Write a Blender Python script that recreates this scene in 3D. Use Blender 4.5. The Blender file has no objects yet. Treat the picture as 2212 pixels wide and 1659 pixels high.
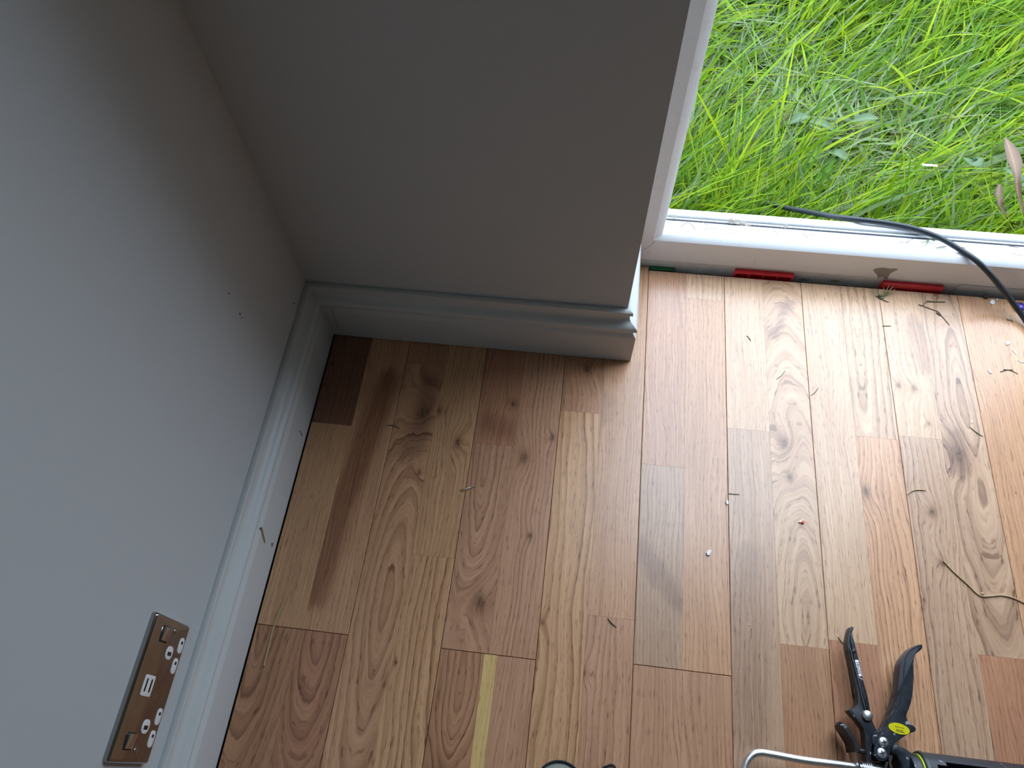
import bpy, bmesh, math, random
import numpy as np
from mathutils import Vector, Matrix, Euler

scene = bpy.context.scene
COL = scene.collection
random.seed(7)
rng = np.random.default_rng(7)

# ------------------------------------------------------------------ camera
F_PX, CXP, CYP = 1595.76, 1106.0, 829.5
CAM_LOC = Vector((0.42275, -0.63893, 1.05841))
CAM_ROT = Euler((0.48996, 0.02421, 0.11857), 'XYZ')
cam_d = bpy.data.cameras.new('camera')
cam_d.sensor_fit = 'HORIZONTAL'
cam_d.sensor_width = 36.0
cam_d.lens = F_PX / 2212.0 * 36.0
cam_d.clip_start = 0.02
cam = bpy.data.objects.new('camera', cam_d)
cam.location = CAM_LOC
cam.rotation_euler = CAM_ROT
COL.objects.link(cam)
scene.camera = cam

# ------------------------------------------------------------------ daylight: one overcast sky, seen through the open doorway
SKY = (0.76, 0.91, 1.10)
SKY_STRENGTH = 8.8
world = bpy.data.worlds.new('overcast_sky')
world.use_nodes = True
scene.world = world
wn = world.node_tree
wn.nodes['Background'].inputs['Color'].default_value = (*SKY, 1)
# standard overcast luminance: zenith three times the horizon, the same all round
_tc = wn.nodes.new('ShaderNodeTexCoord'); _sx = wn.nodes.new('ShaderNodeSeparateXYZ')
_cl = wn.nodes.new('ShaderNodeMath'); _cl.operation = 'MAXIMUM'; _cl.inputs[1].default_value = 0.0
_mu = wn.nodes.new('ShaderNodeMath'); _mu.operation = 'MULTIPLY_ADD'
_mu.inputs[1].default_value = SKY_STRENGTH * 2 / 3; _mu.inputs[2].default_value = SKY_STRENGTH / 3
wn.links.new(_tc.outputs['Generated'], _sx.inputs[0]); wn.links.new(_sx.outputs['Z'], _cl.inputs[0])
wn.links.new(_cl.outputs[0], _mu.inputs[0]); wn.links.new(_mu.outputs[0], wn.nodes['Background'].inputs['Strength'])
# portal: guides sky sampling through the doorway, gives off no light itself
DOOR_X0, DOOR_X1, DOOR_TOP = 0.50, 1.44, 2.10
pl = bpy.data.lights.new('doorway_portal', 'AREA')
pl.shape = 'RECTANGLE'
pl.size = DOOR_X1 - DOOR_X0
pl.size_y = DOOR_TOP
pl.cycles.is_portal = True
po = bpy.data.objects.new('doorway_portal', pl)
po.location = ((DOOR_X0 + DOOR_X1) / 2, 0.30, DOOR_TOP / 2)
po.rotation_euler = (math.radians(-90), 0, 0)
COL.objects.link(po)
ROOM_X1, ROOM_Y0, ROOM_H = 3.10, -3.40, 2.40

scene.view_settings.view_transform = 'Standard'
scene.view_settings.look = 'None'
scene.view_settings.gamma = 1.0
scene.view_settings.use_curve_mapping = False
scene.view_settings.exposure = 0.0
scene.cycles.use_denoising = True
scene.cycles.max_bounces = 6
scene.cycles.diffuse_bounces = 4
scene.cycles.glossy_bounces = 3
scene.cycles.adaptive_threshold = 0.11
scene.cycles.sample_clamp_indirect = 8.0

# ------------------------------------------------------------------ helpers
_R = CAM_ROT.to_matrix()
def P(u, v, z=0.0):
    """point of the horizontal plane at height z found by surveying the photograph"""
    d = _R @ Vector(((u - CXP) / F_PX, -(v - CYP) / F_PX, -1.0))
    s = (z - CAM_LOC.z) / d.z
    return CAM_LOC + d * s
def PX(u, v, x):
    d = _R @ Vector(((u - CXP) / F_PX, -(v - CYP) / F_PX, -1.0))
    return CAM_LOC + d * ((x - CAM_LOC.x) / d.x)
def PY(u, v, y):
    d = _R @ Vector(((u - CXP) / F_PX, -(v - CYP) / F_PX, -1.0))
    return CAM_LOC + d * ((y - CAM_LOC.y) / d.y)

def wloc(o):
    v = Vector((0, 0, 0))
    while o is not None:
        v = v + o.location
        o = o.parent
    return v
def tag(o, label=None, cat=None, group=None, kind=None):
    if label: o['label'] = label
    if cat: o['category'] = cat
    if group: o['group'] = group
    if kind: o['kind'] = kind
    return o
def empty(name, loc, label=None, cat=None, group=None, kind=None, parent=None):
    o = bpy.data.objects.new(name, None)
    o.empty_display_size = 0.02
    COL.objects.link(o)
    o.parent = parent
    o.location = Vector(loc) - (wloc(parent) if parent else Vector((0, 0, 0)))
    return tag(o, label, cat, group, kind)
def obj(name, verts, faces, mat, parent=None, smooth=False):
    """link one mesh object; verts are given in world space"""
    V = np.array([tuple(v) for v in verts], dtype=float)
    if parent is not None:
        off = np.array(wloc(parent)); loc = (0, 0, 0)
    else:
        mn, mx = V.min(0), V.max(0)
        off = np.array([(mn[0] + mx[0]) / 2, (mn[1] + mx[1]) / 2, mn[2]]); loc = off
    me = bpy.data.meshes.new(name)
    me.from_pydata([tuple(v) for v in (V - off)], [], [tuple(f) for f in faces])
    me.update()
    if mat: me.materials.append(mat)
    if smooth:
        for p in me.polygons: p.use_smooth = True
    o = bpy.data.objects.new(name, me)
    COL.objects.link(o)
    o.location = loc
    o.parent = parent
    return o
def obj_bm(name, bm, mat, parent=None, smooth=False):
    bm.verts.index_update()
    bmesh.ops.recalc_face_normals(bm, faces=bm.faces[:])
    v = [x.co.copy() for x in bm.verts]
    f = [[x.index for x in fc.verts] for fc in bm.faces]
    bm.free()
    return obj(name, v, f, mat, parent, smooth)
def autosmooth(o, ang=35):
    me = o.data
    for p in me.polygons: p.use_smooth = True
    try: me.set_sharp_from_angle(angle=math.radians(ang))
    except Exception: pass
    return o
def bm_box(bm, a, b, bevel=0.0, seg=2):
    g = bmesh.ops.create_cube(bm, size=1.0)
    vs = g['verts']
    for v in vs:
        v.co = Vector(((a[i] + b[i]) / 2 + v.co[i] * (b[i] - a[i]) for i in range(3)))
    if bevel > 0:
        es = list({e for v in vs for e in v.link_edges})
        bmesh.ops.bevel(bm, geom=es, offset=bevel, segments=seg, profile=0.5, affect='EDGES')
def box(name, a, b, mat, parent=None, bevel=0.0, seg=2):
    bm = bmesh.new(); bm_box(bm, a, b, bevel, seg)
    o = obj_bm(name, bm, mat, parent)
    return autosmooth(o) if bevel else o
def smooth_poly(pts, it=1):
    for _ in range(it):
        q = []
        n = len(pts)
        for i in range(n):
            a, b = Vector(pts[i]), Vector(pts[(i + 1) % n])
            q += [a * 0.75 + b * 0.25, a * 0.25 + b * 0.75]
        pts = q
    return pts
def prism(name, outline, z0, z1, mat, parent=None, bevel=0.0, seg=3, it=1):
    """closed plan outline raised from z0 to z1 with rounded top and bottom edges"""
    pts = smooth_poly([Vector((p[0], p[1])) for p in outline], it) if it else outline
    bm = bmesh.new()
    vs = [bm.verts.new((p[0], p[1], z0)) for p in pts]
    f = bm.faces.new(vs)
    r = bmesh.ops.extrude_face_region(bm, geom=[f])
    top = [g for g in r['geom'] if isinstance(g, bmesh.types.BMVert)]
    for v in top: v.co.z = z1
    if bevel > 0:
        es = [e for e in bm.edges if abs(e.verts[0].co.z - e.verts[1].co.z) < 1e-7]
        bmesh.ops.bevel(bm, geom=es, offset=bevel, segments=seg, profile=0.5, affect='EDGES', clamp_overlap=True)
    return autosmooth(obj_bm(name, bm, mat, parent), 40)
def catmull(pts, n=8):
    pts = [Vector(p) for p in pts]
    if len(pts) < 3:
        return [pts[0].lerp(pts[1], i / n) for i in range(n + 1)]
    out = []
    for i in range(len(pts) - 1):
        p0 = pts[max(i - 1, 0)]; p1 = pts[i]; p2 = pts[i + 1]; p3 = pts[min(i + 2, len(pts) - 1)]
        for k in range(n):
            t = k / n
            out.append(0.5 * ((2 * p1) + (-p0 + p2) * t + (2 * p0 - 5 * p1 + 4 * p2 - p3) * t * t + (-p0 + 3 * p1 - 3 * p2 + p3) * t ** 3))
    out.append(pts[-1])
    return out
def tube(name, pts, r, mat, parent=None, seg=8, n=6, taper=None, flat=1.0):
    c = catmull(pts, n) if n else [Vector(p) for p in pts]
    V, Fc = [], []
    m = len(c)
    up = Vector((0, 0, 1))
    for i, p in enumerate(c):
        t = (c[min(i + 1, m - 1)] - c[max(i - 1, 0)]).normalized()
        a = t.cross(up)
        if a.length < 1e-4: a = t.cross(Vector((1, 0, 0)))
        a.normalize(); b = t.cross(a).normalized()
        rr = r * (taper(i / (m - 1)) if taper else 1.0)
        for k in range(seg):
            an = 2 * math.pi * k / seg
            V.append(p + a * math.cos(an) * rr + b * math.sin(an) * rr * flat)
    for i in range(m - 1):
        for k in range(seg):
            k2 = (k + 1) % seg
            Fc.append((i * seg + k, i * seg + k2, (i + 1) * seg + k2, (i + 1) * seg + k))
    Fc.append(tuple(range(seg))[::-1]); Fc.append(tuple((m - 1) * seg + k for k in range(seg)))
    o = obj(name, V, Fc, mat, parent)
    return autosmooth(o, 60)
def lathe(name, prof, origin, axis, mat, parent=None, seg=24, arc=None):
    """prof = (radius, height along axis)"""
    ax = Vector(axis).normalized()
    a = ax.orthogonal().normalized(); b = ax.cross(a)
    O = Vector(origin); V, Fc = [], []
    for (r, h) in prof:
        for k in range(seg):
            t = 2 * math.pi * k / seg
            V.append(O + ax * h + (a * math.cos(t) + b * math.sin(t)) * r)
    for i in range(len(prof) - 1):
        for k in range(seg):
            k2 = (k + 1) % seg
            Fc.append((i * seg + k, i * seg + k2, (i + 1) * seg + k2, (i + 1) * seg + k))
    Fc.append(tuple(range(seg))[::-1]); Fc.append(tuple((len(prof) - 1) * seg + k for k in range(seg)))
    bm = bmesh.new()
    bv = [bm.verts.new(v) for v in V]
    for f in Fc:
        try: bm.faces.new([bv[i] for i in f])
        except ValueError: pass
    bmesh.ops.remove_doubles(bm, verts=bm.verts[:], dist=1e-6)
    return autosmooth(obj_bm(name, bm, mat, parent), 45)

# ------------------------------------------------------------------ node helper
class NT:
    def __init__(s, name):
        s.m = bpy.data.materials.new(name); s.m.use_nodes = True
        s.t = s.m.node_tree; s.bsdf = s.t.nodes['Principled BSDF']
    def n(s, typ, **kw):
        nd = s.t.nodes.new(typ)
        for k, v in kw.items(): setattr(nd, k, v)
        return nd
    def put(s, sock, v):
        if isinstance(v, bpy.types.NodeSocket): s.t.links.new(v, sock)
        elif isinstance(v, (tuple, list)) and sock.type == 'RGBA' and len(v) == 3: sock.default_value = (*v, 1)
        else: sock.default_value = v
    def ma(s, op, a, b=0.0, c=None, clamp=False):
        nd = s.n('ShaderNodeMath', operation=op, use_clamp=clamp)
        s.put(nd.inputs[0], a); s.put(nd.inputs[1], b)
        if c is not None: s.put(nd.inputs[2], c)
        return nd.outputs[0]
    def vm(s, op, a, b=(0, 0, 0), out=0, scale=None):
        nd = s.n('ShaderNodeVectorMath', operation=op)
        s.put(nd.inputs[0], a); s.put(nd.inputs[1], b)
        if scale is not None: s.put(nd.inputs['Scale'], scale)
        return nd.outputs[1 if op in ('LENGTH', 'DOT_PRODUCT', 'DISTANCE') else 0]
    def pos(s): return s.n('ShaderNodeNewGeometry').outputs['Position']
    def noise(s, vec, scale, detail=3.0, rough=0.55, w=None, dist=0.0):
        nd = s.n('ShaderNodeTexNoise')
        if w is not None:        # per-strip seed shifts the pattern in the third dimension
            vec = s.vm('ADD', vec, s.comb(0.0, 0.0, s.ma('MULTIPLY', w, 7.31)))
        s.put(nd.inputs['Vector'], vec)
        nd.inputs['Scale'].default_value = scale; nd.inputs['Detail'].default_value = detail
        nd.inputs['Roughness'].default_value = rough; nd.inputs['Distortion'].default_value = dist
        return nd.outputs['Fac']
    def mr(s, v, a, b, c=0.0, d=1.0, smooth=True):
        nd = s.n('ShaderNodeMapRange'); nd.clamp = True
        nd.interpolation_type = 'SMOOTHSTEP' if smooth else 'LINEAR'
        for i, x in enumerate((v, a, b, c, d)): s.put(nd.inputs[i], x)
        return nd.outputs[0]
    def mix(s, f, a, b, blend='MIX'):
        nd = s.n('ShaderNodeMix', data_type='RGBA', blend_type=blend)
        s.put(nd.inputs[0], f); s.put(nd.inputs[6], a); s.put(nd.inputs[7], b)
        return nd.outputs[2]
    def attr(s, name, vec=True):
        nd = s.n('ShaderNodeAttribute', attribute_type='GEOMETRY', attribute_name=name)
        return nd.outputs['Vector' if vec else 'Fac'], nd.outputs['Color']
    def sep(s, v):
        nd = s.n('ShaderNodeSeparateXYZ'); s.put(nd.inputs[0], v); return nd.outputs
    def comb(s, x, y, z):
        nd = s.n('ShaderNodeCombineXYZ')
        for i, q in enumerate((x, y, z)): s.put(nd.inputs[i], q)
        return nd.outputs[0]
    def bump(s, h, strength, dist=0.001):
        nd = s.n('ShaderNodeBump'); nd.inputs['Strength'].default_value = strength
        nd.inputs['Distance'].default_value = dist
        s.put(nd.inputs['Height'], h); s.put(s.bsdf.inputs['Normal'], nd.outputs[0])
    def set(s, **kw):
        for k, v in kw.items(): s.put(s.bsdf.inputs[k.replace('_', ' ')], v)
        return s

def plain(name, col, rough=0.5, metal=0.0, var=0.12, scale=60.0, bump=0.0, spec=0.5, bscale=None, trans=None):
    """single-colour stuff with a little mottling"""
    m = NT(name)
    n = m.noise(m.pos(), scale, 4.0)
    dark = tuple(c * (1 - var) for c in col); light = tuple(min(1, c * (1 + var)) for c in col)
    m.set(Base_Color=m.mix(n, dark, light), Metallic=metal)
    m.put(m.bsdf.inputs['Roughness'], m.mr(n, 0.2, 0.8, rough * 0.85, min(1.0, rough * 1.15), False))
    m.bsdf.inputs['Specular IOR Level'].default_value = spec
    if bump: m.bump(m.noise(m.pos(), bscale or scale * 6, 3.0), bump, 0.001)
    return m.m

# ------------------------------------------------------------------ materials
def wood_material():
    m = NT('oiled_oak')
    pos = m.pos()
    _, tone = m.attr('tone'); _, tone2 = m.attr('tone_dark')
    grain, _ = m.attr('grain'); g2, _ = m.attr('grain_b')
    gx, gy, gs = m.sep(grain); fr, amt, seed = m.sep(g2)
    px, py, pz = m.sep(pos)
    # slow wander of the grain lines
    n1 = m.noise(m.vm('MULTIPLY', pos, (9.0, 2.2, 0.0)), 1.0, 3.0, 0.6, seed)
    n1c = m.ma('SUBTRACT', n1, 0.5)
    n2 = m.noise(m.vm('MULTIPLY', pos, (60.0, 14.0, 0.0)), 1.0, 2.0, 0.6, seed)
    n2c = m.ma('SUBTRACT', n2, 0.5)
    x1 = m.ma('MULTIPLY_ADD', n1c, 0.050, m.ma('SUBTRACT', px, gx))
    y1 = m.ma('MULTIPLY', m.ma('SUBTRACT', py, gy), gs)
    r = m.ma('SQRT', m.ma('ADD', m.ma('ADD', m.ma('MULTIPLY', x1, x1), m.ma('MULTIPLY', y1, y1)), 0.00002))
    r = m.ma('MULTIPLY_ADD', n2c, 0.0045, r)
    # knots: bend the rings around them and darken their hearts
    kd = 0.0; kdark = 0.0; kring = 0.0
    for k in ('knot_a', 'knot_b', 'knot_c'):
        kv, _ = m.attr(k)
        kx, ky, kr = m.sep(kv)
        dx = m.ma('DIVIDE', m.ma('ADD', m.ma('SUBTRACT', px, kx), m.ma('MULTIPLY', n2c, 0.006)), kr)
        dy = m.ma('DIVIDE', m.ma('SUBTRACT', py, ky), m.ma('MULTIPLY', kr, 1.55))
        dy = m.ma('MULTIPLY_ADD', n2c, 0.9, dy)
        d2 = m.ma('ADD', m.ma('MULTIPLY', dx, dx), m.ma('MULTIPLY', dy, dy))
        fall = m.ma('EXPONENT', m.ma('MULTIPLY', d2, -0.10))
        kd = m.ma('MULTIPLY_ADD', m.ma('MULTIPLY', fall, kr), 1.9, kd)
        kdark = m.ma('ADD', kdark, m.ma('EXPONENT', m.ma('MULTIPLY', d2, -1.6)))
        kring = m.ma('ADD', kring, m.ma('EXPONENT', m.ma('MULTIPLY', d2, -0.28)))
    t = m.ma('MULTIPLY', m.ma('ADD', r, kd), fr)
    saw = m.ma('FRACT', t)
    # slow build-up to the late wood, quick drop after it
    late = m.ma('MULTIPLY', m.ma('POWER', saw, 2.6), m.mr(saw, 1.0, 0.90, 0.0, 1.0))
    ringvar = m.noise(m.comb(m.ma('FLOOR', t), seed, 0.0), 3.3, 0.0)
    late = m.ma('MULTIPLY', late, m.mr(ringvar, 0.25, 0.7, 0.45, 1.5, False))
    ring = m.ma('MULTIPLY', late, amt, clamp=True)
    # broad colour drift
    drift = m.noise(m.vm('MULTIPLY', pos, (26.0, 3.0, 0.0)), 1.0, 4.0, 0.6, m.ma('ADD', seed, 9.0))
    col = m.mix(m.mr(drift, 0.25, 0.75, 0.0, 0.42, False), tone, tone2)
    col = m.mix(ring, col, tone2)
    # fine fibres and the open pores of oak, short dashes along the board
    fib = m.noise(m.comb(m.ma('MULTIPLY', m.ma('ADD', r, kd), 700.0), m.ma('MULTIPLY', py, 9.0), 0.0), 1.0, 2.0, 0.6, seed)
    col = m.mix(m.mr(fib, 0.36, 0.70, 0.0, 0.62, False), col, m.mix(1.0, col, (0.62, 0.53, 0.47), 'MULTIPLY'))
    por = m.noise(m.comb(m.ma('MULTIPLY', m.ma('ADD', r, kd), 680.0), m.ma('MULTIPLY', py, 64.0), 0.0), 1.0, 1.0, 0.5, m.ma('ADD', seed, 4.0))
    pore = m.ma('MULTIPLY', m.mr(por, 0.58, 0.69), m.mr(saw, 0.15, 0.75, 0.35, 1.0, False))
    pore = m.ma('MULTIPLY', pore, m.mr(amt, 0.0, 1.0, 0.5, 1.0, False))
    col = m.mix(m.ma('MULTIPLY', pore, 0.72), col, m.mix(1.0, col, (0.36, 0.27, 0.22), 'MULTIPLY'))
    # mineral streak / smoke stain lying along a segment
    sa, _ = m.attr('streak_a'); sb, _ = m.attr('streak_b'); _, sc = m.attr('streak_colour')
    ax, ay, ar = m.sep(sa); bx, by, bs = m.sep(sb)
    A = m.comb(ax, ay, 0.0); B = m.comb(bx, by, 0.0)
    pf = m.comb(m.ma('MULTIPLY_ADD', n1c, 0.065, px), m.ma('MULTIPLY_ADD', n2c, 0.05, py), 0.0)
    pa = m.vm('SUBTRACT', pf, A); ba = m.vm('SUBTRACT', B, A)
    h = m.ma('DIVIDE', m.vm('DOT_PRODUCT', pa, ba), m.ma('ADD', m.vm('DOT_PRODUCT', ba, ba), 1e-9), clamp=True)
    sd = m.vm('LENGTH', m.vm('SUBTRACT', pa, m.vm('SCALE', ba, scale=h)))
    sf = m.ma('MULTIPLY', m.mr(sd, ar, m.ma('MULTIPLY', ar, 0.15), 0.0, 1.0), bs)
    sf = m.ma('MULTIPLY', sf, m.mr(fib, 0.2, 0.8, 0.75, 1.1, False), clamp=True)
    col = m.mix(sf, col, m.mix(1.0, col, sc, 'MULTIPLY'))
    # knot hearts
    col = m.mix(m.ma('MULTIPLY', kring, 0.5, clamp=True), col, m.mix(1.0, col, (0.62, 0.48, 0.40), 'MULTIPLY'))
    crack = m.noise(m.vm('MULTIPLY', pos, (260.0, 160.0, 0.0)), 1.0, 3.0, 0.6, seed)
    kcol = m.mix(m.mr(crack, 0.35, 0.6), (0.030, 0.016, 0.010), (0.17, 0.085, 0.045))
    col = m.mix(m.ma('MULTIPLY', kdark, 0.88, clamp=True), col, kcol)
    m.set(Base_Color=col)
    m.put(m.bsdf.inputs['Roughness'], m.ma('MULTIPLY_ADD', fib, 0.14, 0.22))
    m.bsdf.inputs['IOR'].default_value = 1.52
    m.bsdf.inputs['Specular IOR Level'].default_value = 0.6
    return m.m

def wall_material(name, col):
    m = NT(name)
    p = m.pos()
    a = m.noise(p, 2.2, 3.0)
    m.set(Base_Color=m.mix(a, tuple(c * 0.97 for c in col), col), Roughness=0.72)
    m.bsdf.inputs['Specular IOR Level'].default_value = 0.3
    return m.m
def upvc_material():
    m = NT('white_upvc')
    p = m.pos()
    grime = m.noise(p, 34.0, 6.0, 0.7)
    spots = m.noise(p, 260.0, 2.0, 0.5)
    col = m.mix(m.mr(grime, 0.56, 0.80, 0.0, 0.35), (0.87, 0.88, 0.89), (0.52, 0.49, 0.44))
    col = m.mix(m.mr(spots, 0.70, 0.76, 0.0, 0.45), col, (0.25, 0.23, 0.20))
    m.set(Base_Color=col, Roughness=0.33)
    return m.m
def grass_material():
    m = NT('grass_blade')
    _, c = m.attr('blade')
    n = m.noise(m.pos(), 90.0, 2.0)
    col = m.mix(n, m.mix(1.0, c, (0.78, 0.80, 0.75), 'MULTIPLY'), c)
    m.set(Base_Color=col, Roughness=0.5)
    m.bsdf.inputs['Specular IOR Level'].default_value = 0.16
    # blades let some light through
    tr = m.n('ShaderNodeBsdfTranslucent'); m.put(tr.inputs['Color'], m.mix(1.0, col, (1.0, 1.0, 0.45), 'MULTIPLY'))
    mx = m.n('ShaderNodeMixShader'); mx.inputs[0].default_value = 0.38
    m.t.links.new(m.bsdf.outputs[0], mx.inputs[1]); m.t.links.new(tr.outputs[0], mx.inputs[2])
    m.t.links.new(mx.outputs[0], m.t.nodes['Material Output'].inputs['Surface'])
    return m.m
def leaf_material(name, col, vein, trans=0.25):
    m = NT(name)
    _, c = m.attr('blade')
    n = m.noise(m.pos(), 160.0, 4.0, 0.7)
    base = m.mix(n, tuple(x * 0.75 for x in col), col)
    base = m.mix(m.sep(m.attr('blade')[0])[0], base, vein)
    m.set(Base_Color=base, Roughness=0.5)
    tr = m.n('ShaderNodeBsdfTranslucent'); m.put(tr.inputs['Color'], base)
    mx = m.n('ShaderNodeMixShader'); mx.inputs[0].default_value = trans
    m.t.links.new(m.bsdf.outputs[0], mx.inputs[1]); m.t.links.new(tr.outputs[0], mx.inputs[2])
    m.t.links.new(mx.outputs[0], m.t.nodes['Material Output'].inputs['Surface'])
    return m.m
def gunblack_material():
    m = NT('black_painted_alloy')
    p = m.pos()
    n = m.noise(p, 120.0, 5.0, 0.7)
    chips = m.noise(p, 95.0, 3.0, 0.6, dist=0.6)
    col = m.mix(n, (0.006, 0.008, 0.012), (0.014, 0.018, 0.026))
    col = m.mix(m.mr(chips, 0.675, 0.70), col, (0.30, 0.32, 0.34))
    m.set(Base_Color=col)
    m.put(m.bsdf.inputs['Roughness'], m.mr(n, 0.2, 0.8, 0.30, 0.48, False))
    m.bump(m.noise(p, 900.0, 2.0), 0.08, 0.0004)
    return m.m

M = {}
M['wood'] = wood_material()
M['wall'] = wall_material('wall_paint', (0.520, 0.540, 0.548))
M['ceiling'] = wall_material('ceiling_paint', (0.50, 0.50, 0.49))
M['skirting'] = plain('skirting_gloss', (0.56, 0.565, 0.555), 0.40, var=0.03, scale=8)
M['upvc'] = upvc_material()
M['under'] = plain('grubby_sill_extension', (0.78, 0.76, 0.71), 0.5, var=0.22, scale=45)
M['pale_under'] = plain('pale_sill_extension', (0.70, 0.69, 0.65), 0.5, var=0.12, scale=45)
M['red'] = plain('red_plastic', (0.68, 0.020, 0.028), 0.38, var=0.15)
M['green_pl'] = plain('green_plastic', (0.006, 0.085, 0.028), 0.45, var=0.35)
M['screed'] = plain('dark_screed', (0.10, 0.095, 0.085), 0.9, var=0.4, scale=120, bump=0.5)
M['track_strip'] = plain('groove_shade', (0.03, 0.035, 0.05), 0.6, var=0.4, scale=200)  # near-black colour standing in for shade in the track gaps
M['chrome'] = plain('brushed_chrome', (0.62, 0.63, 0.64), 0.16, 1.0, var=0.15, scale=180)
M['zinc'] = plain('bright_zinc', (0.86, 0.87, 0.88), 0.38, 1.0, var=0.10, scale=300)
M['nickel'] = plain('polished_nickel', (0.38, 0.37, 0.35), 0.12, 1.0, var=0.05)
M['white_pl'] = plain('white_plastic', (0.78, 0.78, 0.78), 0.35, var=0.04)
M['slot'] = plain('dark_slot', (0.012, 0.012, 0.014), 0.5, var=0.3)
M['gun'] = gunblack_material()
M['cablem'] = plain('black_rubber', (0.012, 0.018, 0.024), 0.45, var=0.3, scale=150, bump=0.1)
M['yellow'] = plain('yellow_sticker', (0.68, 0.60, 0.01), 0.25, var=0.06)
M['lime'] = plain('lime_ring', (0.42, 0.52, 0.03), 0.4, var=0.1)
M['paper'] = plain('white_label', (0.86, 0.88, 0.90), 0.5, var=0.03)
M['ink'] = plain('black_ink', (0.015, 0.015, 0.02), 0.6, var=0.1)
M['ink2'] = plain('worn_ink', (0.16, 0.13, 0.01), 0.6, var=0.3)
M['chip'] = plain('white_paint_chip', (0.80, 0.80, 0.78), 0.6, var=0.06)
M['chip_red'] = plain('orange_paint', (0.75, 0.12, 0.03), 0.6, var=0.1)
M['needle'] = plain('dry_dark_stem', (0.10, 0.085, 0.055), 0.6, var=0.4, scale=220)
M['needle_g'] = plain('green_needle', (0.20, 0.23, 0.11), 0.55, var=0.3, scale=220)
M['straw'] = plain('straw', (0.45, 0.33, 0.18), 0.6, var=0.25, scale=220)
M['purple'] = plain('purple_foil', (0.09, 0.06, 0.36), 0.22, 0.5, var=0.5, scale=120)
M['brown'] = plain('dark_brown_husk', (0.035, 0.015, 0.010), 0.5, var=0.4)
M['fluff'] = plain('dust_fluff', (0.55, 0.50, 0.42), 0.9, var=0.3, scale=300)
M['scuff'] = plain('brown_scuff', (0.22, 0.17, 0.09), 0.6, var=0.4, scale=200)
M['spill'] = plain('dried_grey_spill', (0.30, 0.265, 0.24), 0.30, var=0.08)
M['brick'] = plain('weathered_plinth', (0.12, 0.10, 0.085), 0.9, var=0.4, scale=40, bump=0.4)
M['soil'] = plain('dark_soil', (0.016, 0.030, 0.006), 0.95, var=0.5, scale=35, bump=0.6)
M['grass'] = grass_material()

# ------------------------------------------------------------------ room shell
WX = 0.50            # end of the short wall beside the doorway
D_END = 0.1697       # floor boards stop here
WT = 0.275           # outside face of the front wall
def structure(o, label, cat):
    return tag(o, label, cat, kind='structure')

structure(box('wall_left', (-0.12, ROOM_Y0 - 0.12, -0.10), (0.0, WT, ROOM_H), M['wall']),
          'pale painted wall with the double socket on it', 'wall')
structure(box('wall_front', (0.0, 0.0, 0.0), (WX, WT, ROOM_H), M['wall']),
          'short grey painted wall between inner corner and open doorway', 'wall')
structure(box('wall_front_right', (DOOR_X1, 0.0, 0.0), (ROOM_X1, WT, ROOM_H), M['wall']),
          'painted wall on the far side of the doorway', 'wall')
structure(box('wall_front_lintel', (WX, 0.0, DOOR_TOP), (DOOR_X1, WT, ROOM_H), M['wall']),
          'painted wall above the doorway', 'wall')
structure(box('wall_right', (ROOM_X1, ROOM_Y0 - 0.12, 0.0), (ROOM_X1 + 0.12, WT, ROOM_H), M['wall']),
          'painted wall at the right of the room', 'wall')
structure(box('wall_back', (0.0, ROOM_Y0 - 0.12, 0.0), (ROOM_X1, ROOM_Y0, ROOM_H), M['wall']),
          'painted wall at the back of the room', 'wall')
structure(box('ceiling', (-0.12, ROOM_Y0 - 0.12, ROOM_H), (ROOM_X1 + 0.12, WT, ROOM_H + 0.1), M['ceiling']),
          'flat white ceiling', 'ceiling')

# ---- skirting boards (profile: distance from wall, height)
SK = [(0.0, 0.1245), (0.0015, 0.1252), (0.0072, 0.1250), (0.0088, 0.1238), (0.0090, 0.1170), (0.0050, 0.1140), (0.0048, 0.1085),
      (0.0058, 0.1030), (0.0082, 0.0995), (0.0120, 0.0978), (0.0160, 0.0955), (0.0185, 0.0925), (0.0190, 0.0890), (0.0180, 0.0858),
      (0.0140, 0.0800), (0.0142, 0.0768), (0.0165, 0.0740), (0.0188, 0.0700), (0.0190, 0.0690), (0.0190, 0.0013), (0.0, 0.0013)]
def skirting(name, start, end, label):
    V, Fc = [], []
    n = len(SK)
    for fn in (start, end):
        for d, z in SK: V.append((*fn(d), z))
    for i in range(n):
        j = (i + 1) % n
        Fc.append((i, j, n + j, n + i))
    Fc.append(tuple(range(n))); Fc.append(tuple(range(2 * n - 1, n - 1, -1)))
    o = obj(name, V, Fc, M['skirting'])
    autosmooth(o, 42)
    return structure(o, label, 'skirting board')
bl = skirting('baseboard_left', lambda d: (d, ROOM_Y0), lambda d: (d, -d), 'long white moulded skirting board under the double socket')
skirting('baseboard_front', lambda d: (d, -d), lambda d: (WX + d, -d), 'short white moulded skirting board under the grey wall')
skirting('baseboard_reveal', lambda d: (WX + d, -d), lambda d: (WX + d, 0.1765), 'white skirting return running into the door frame')
skirting('baseboard_front_right', lambda d: (DOOR_X1 - d, -d), lambda d: (ROOM_X1, -d), 'white skirting board beyond the doorway')
skirting('baseboard_right', lambda d: (ROOM_X1 - d, ROOM_Y0), lambda d: (ROOM_X1 - d, -0.02), 'white skirting board on the right wall')
tube('paint_crack', [PY(717, 667, -0.0190), PY(723, 688, -0.0192), PY(733, 713, -0.0192)], 0.0004, M['scuff'], bpy.data.objects['baseboard_front'], 5, 4)
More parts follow.
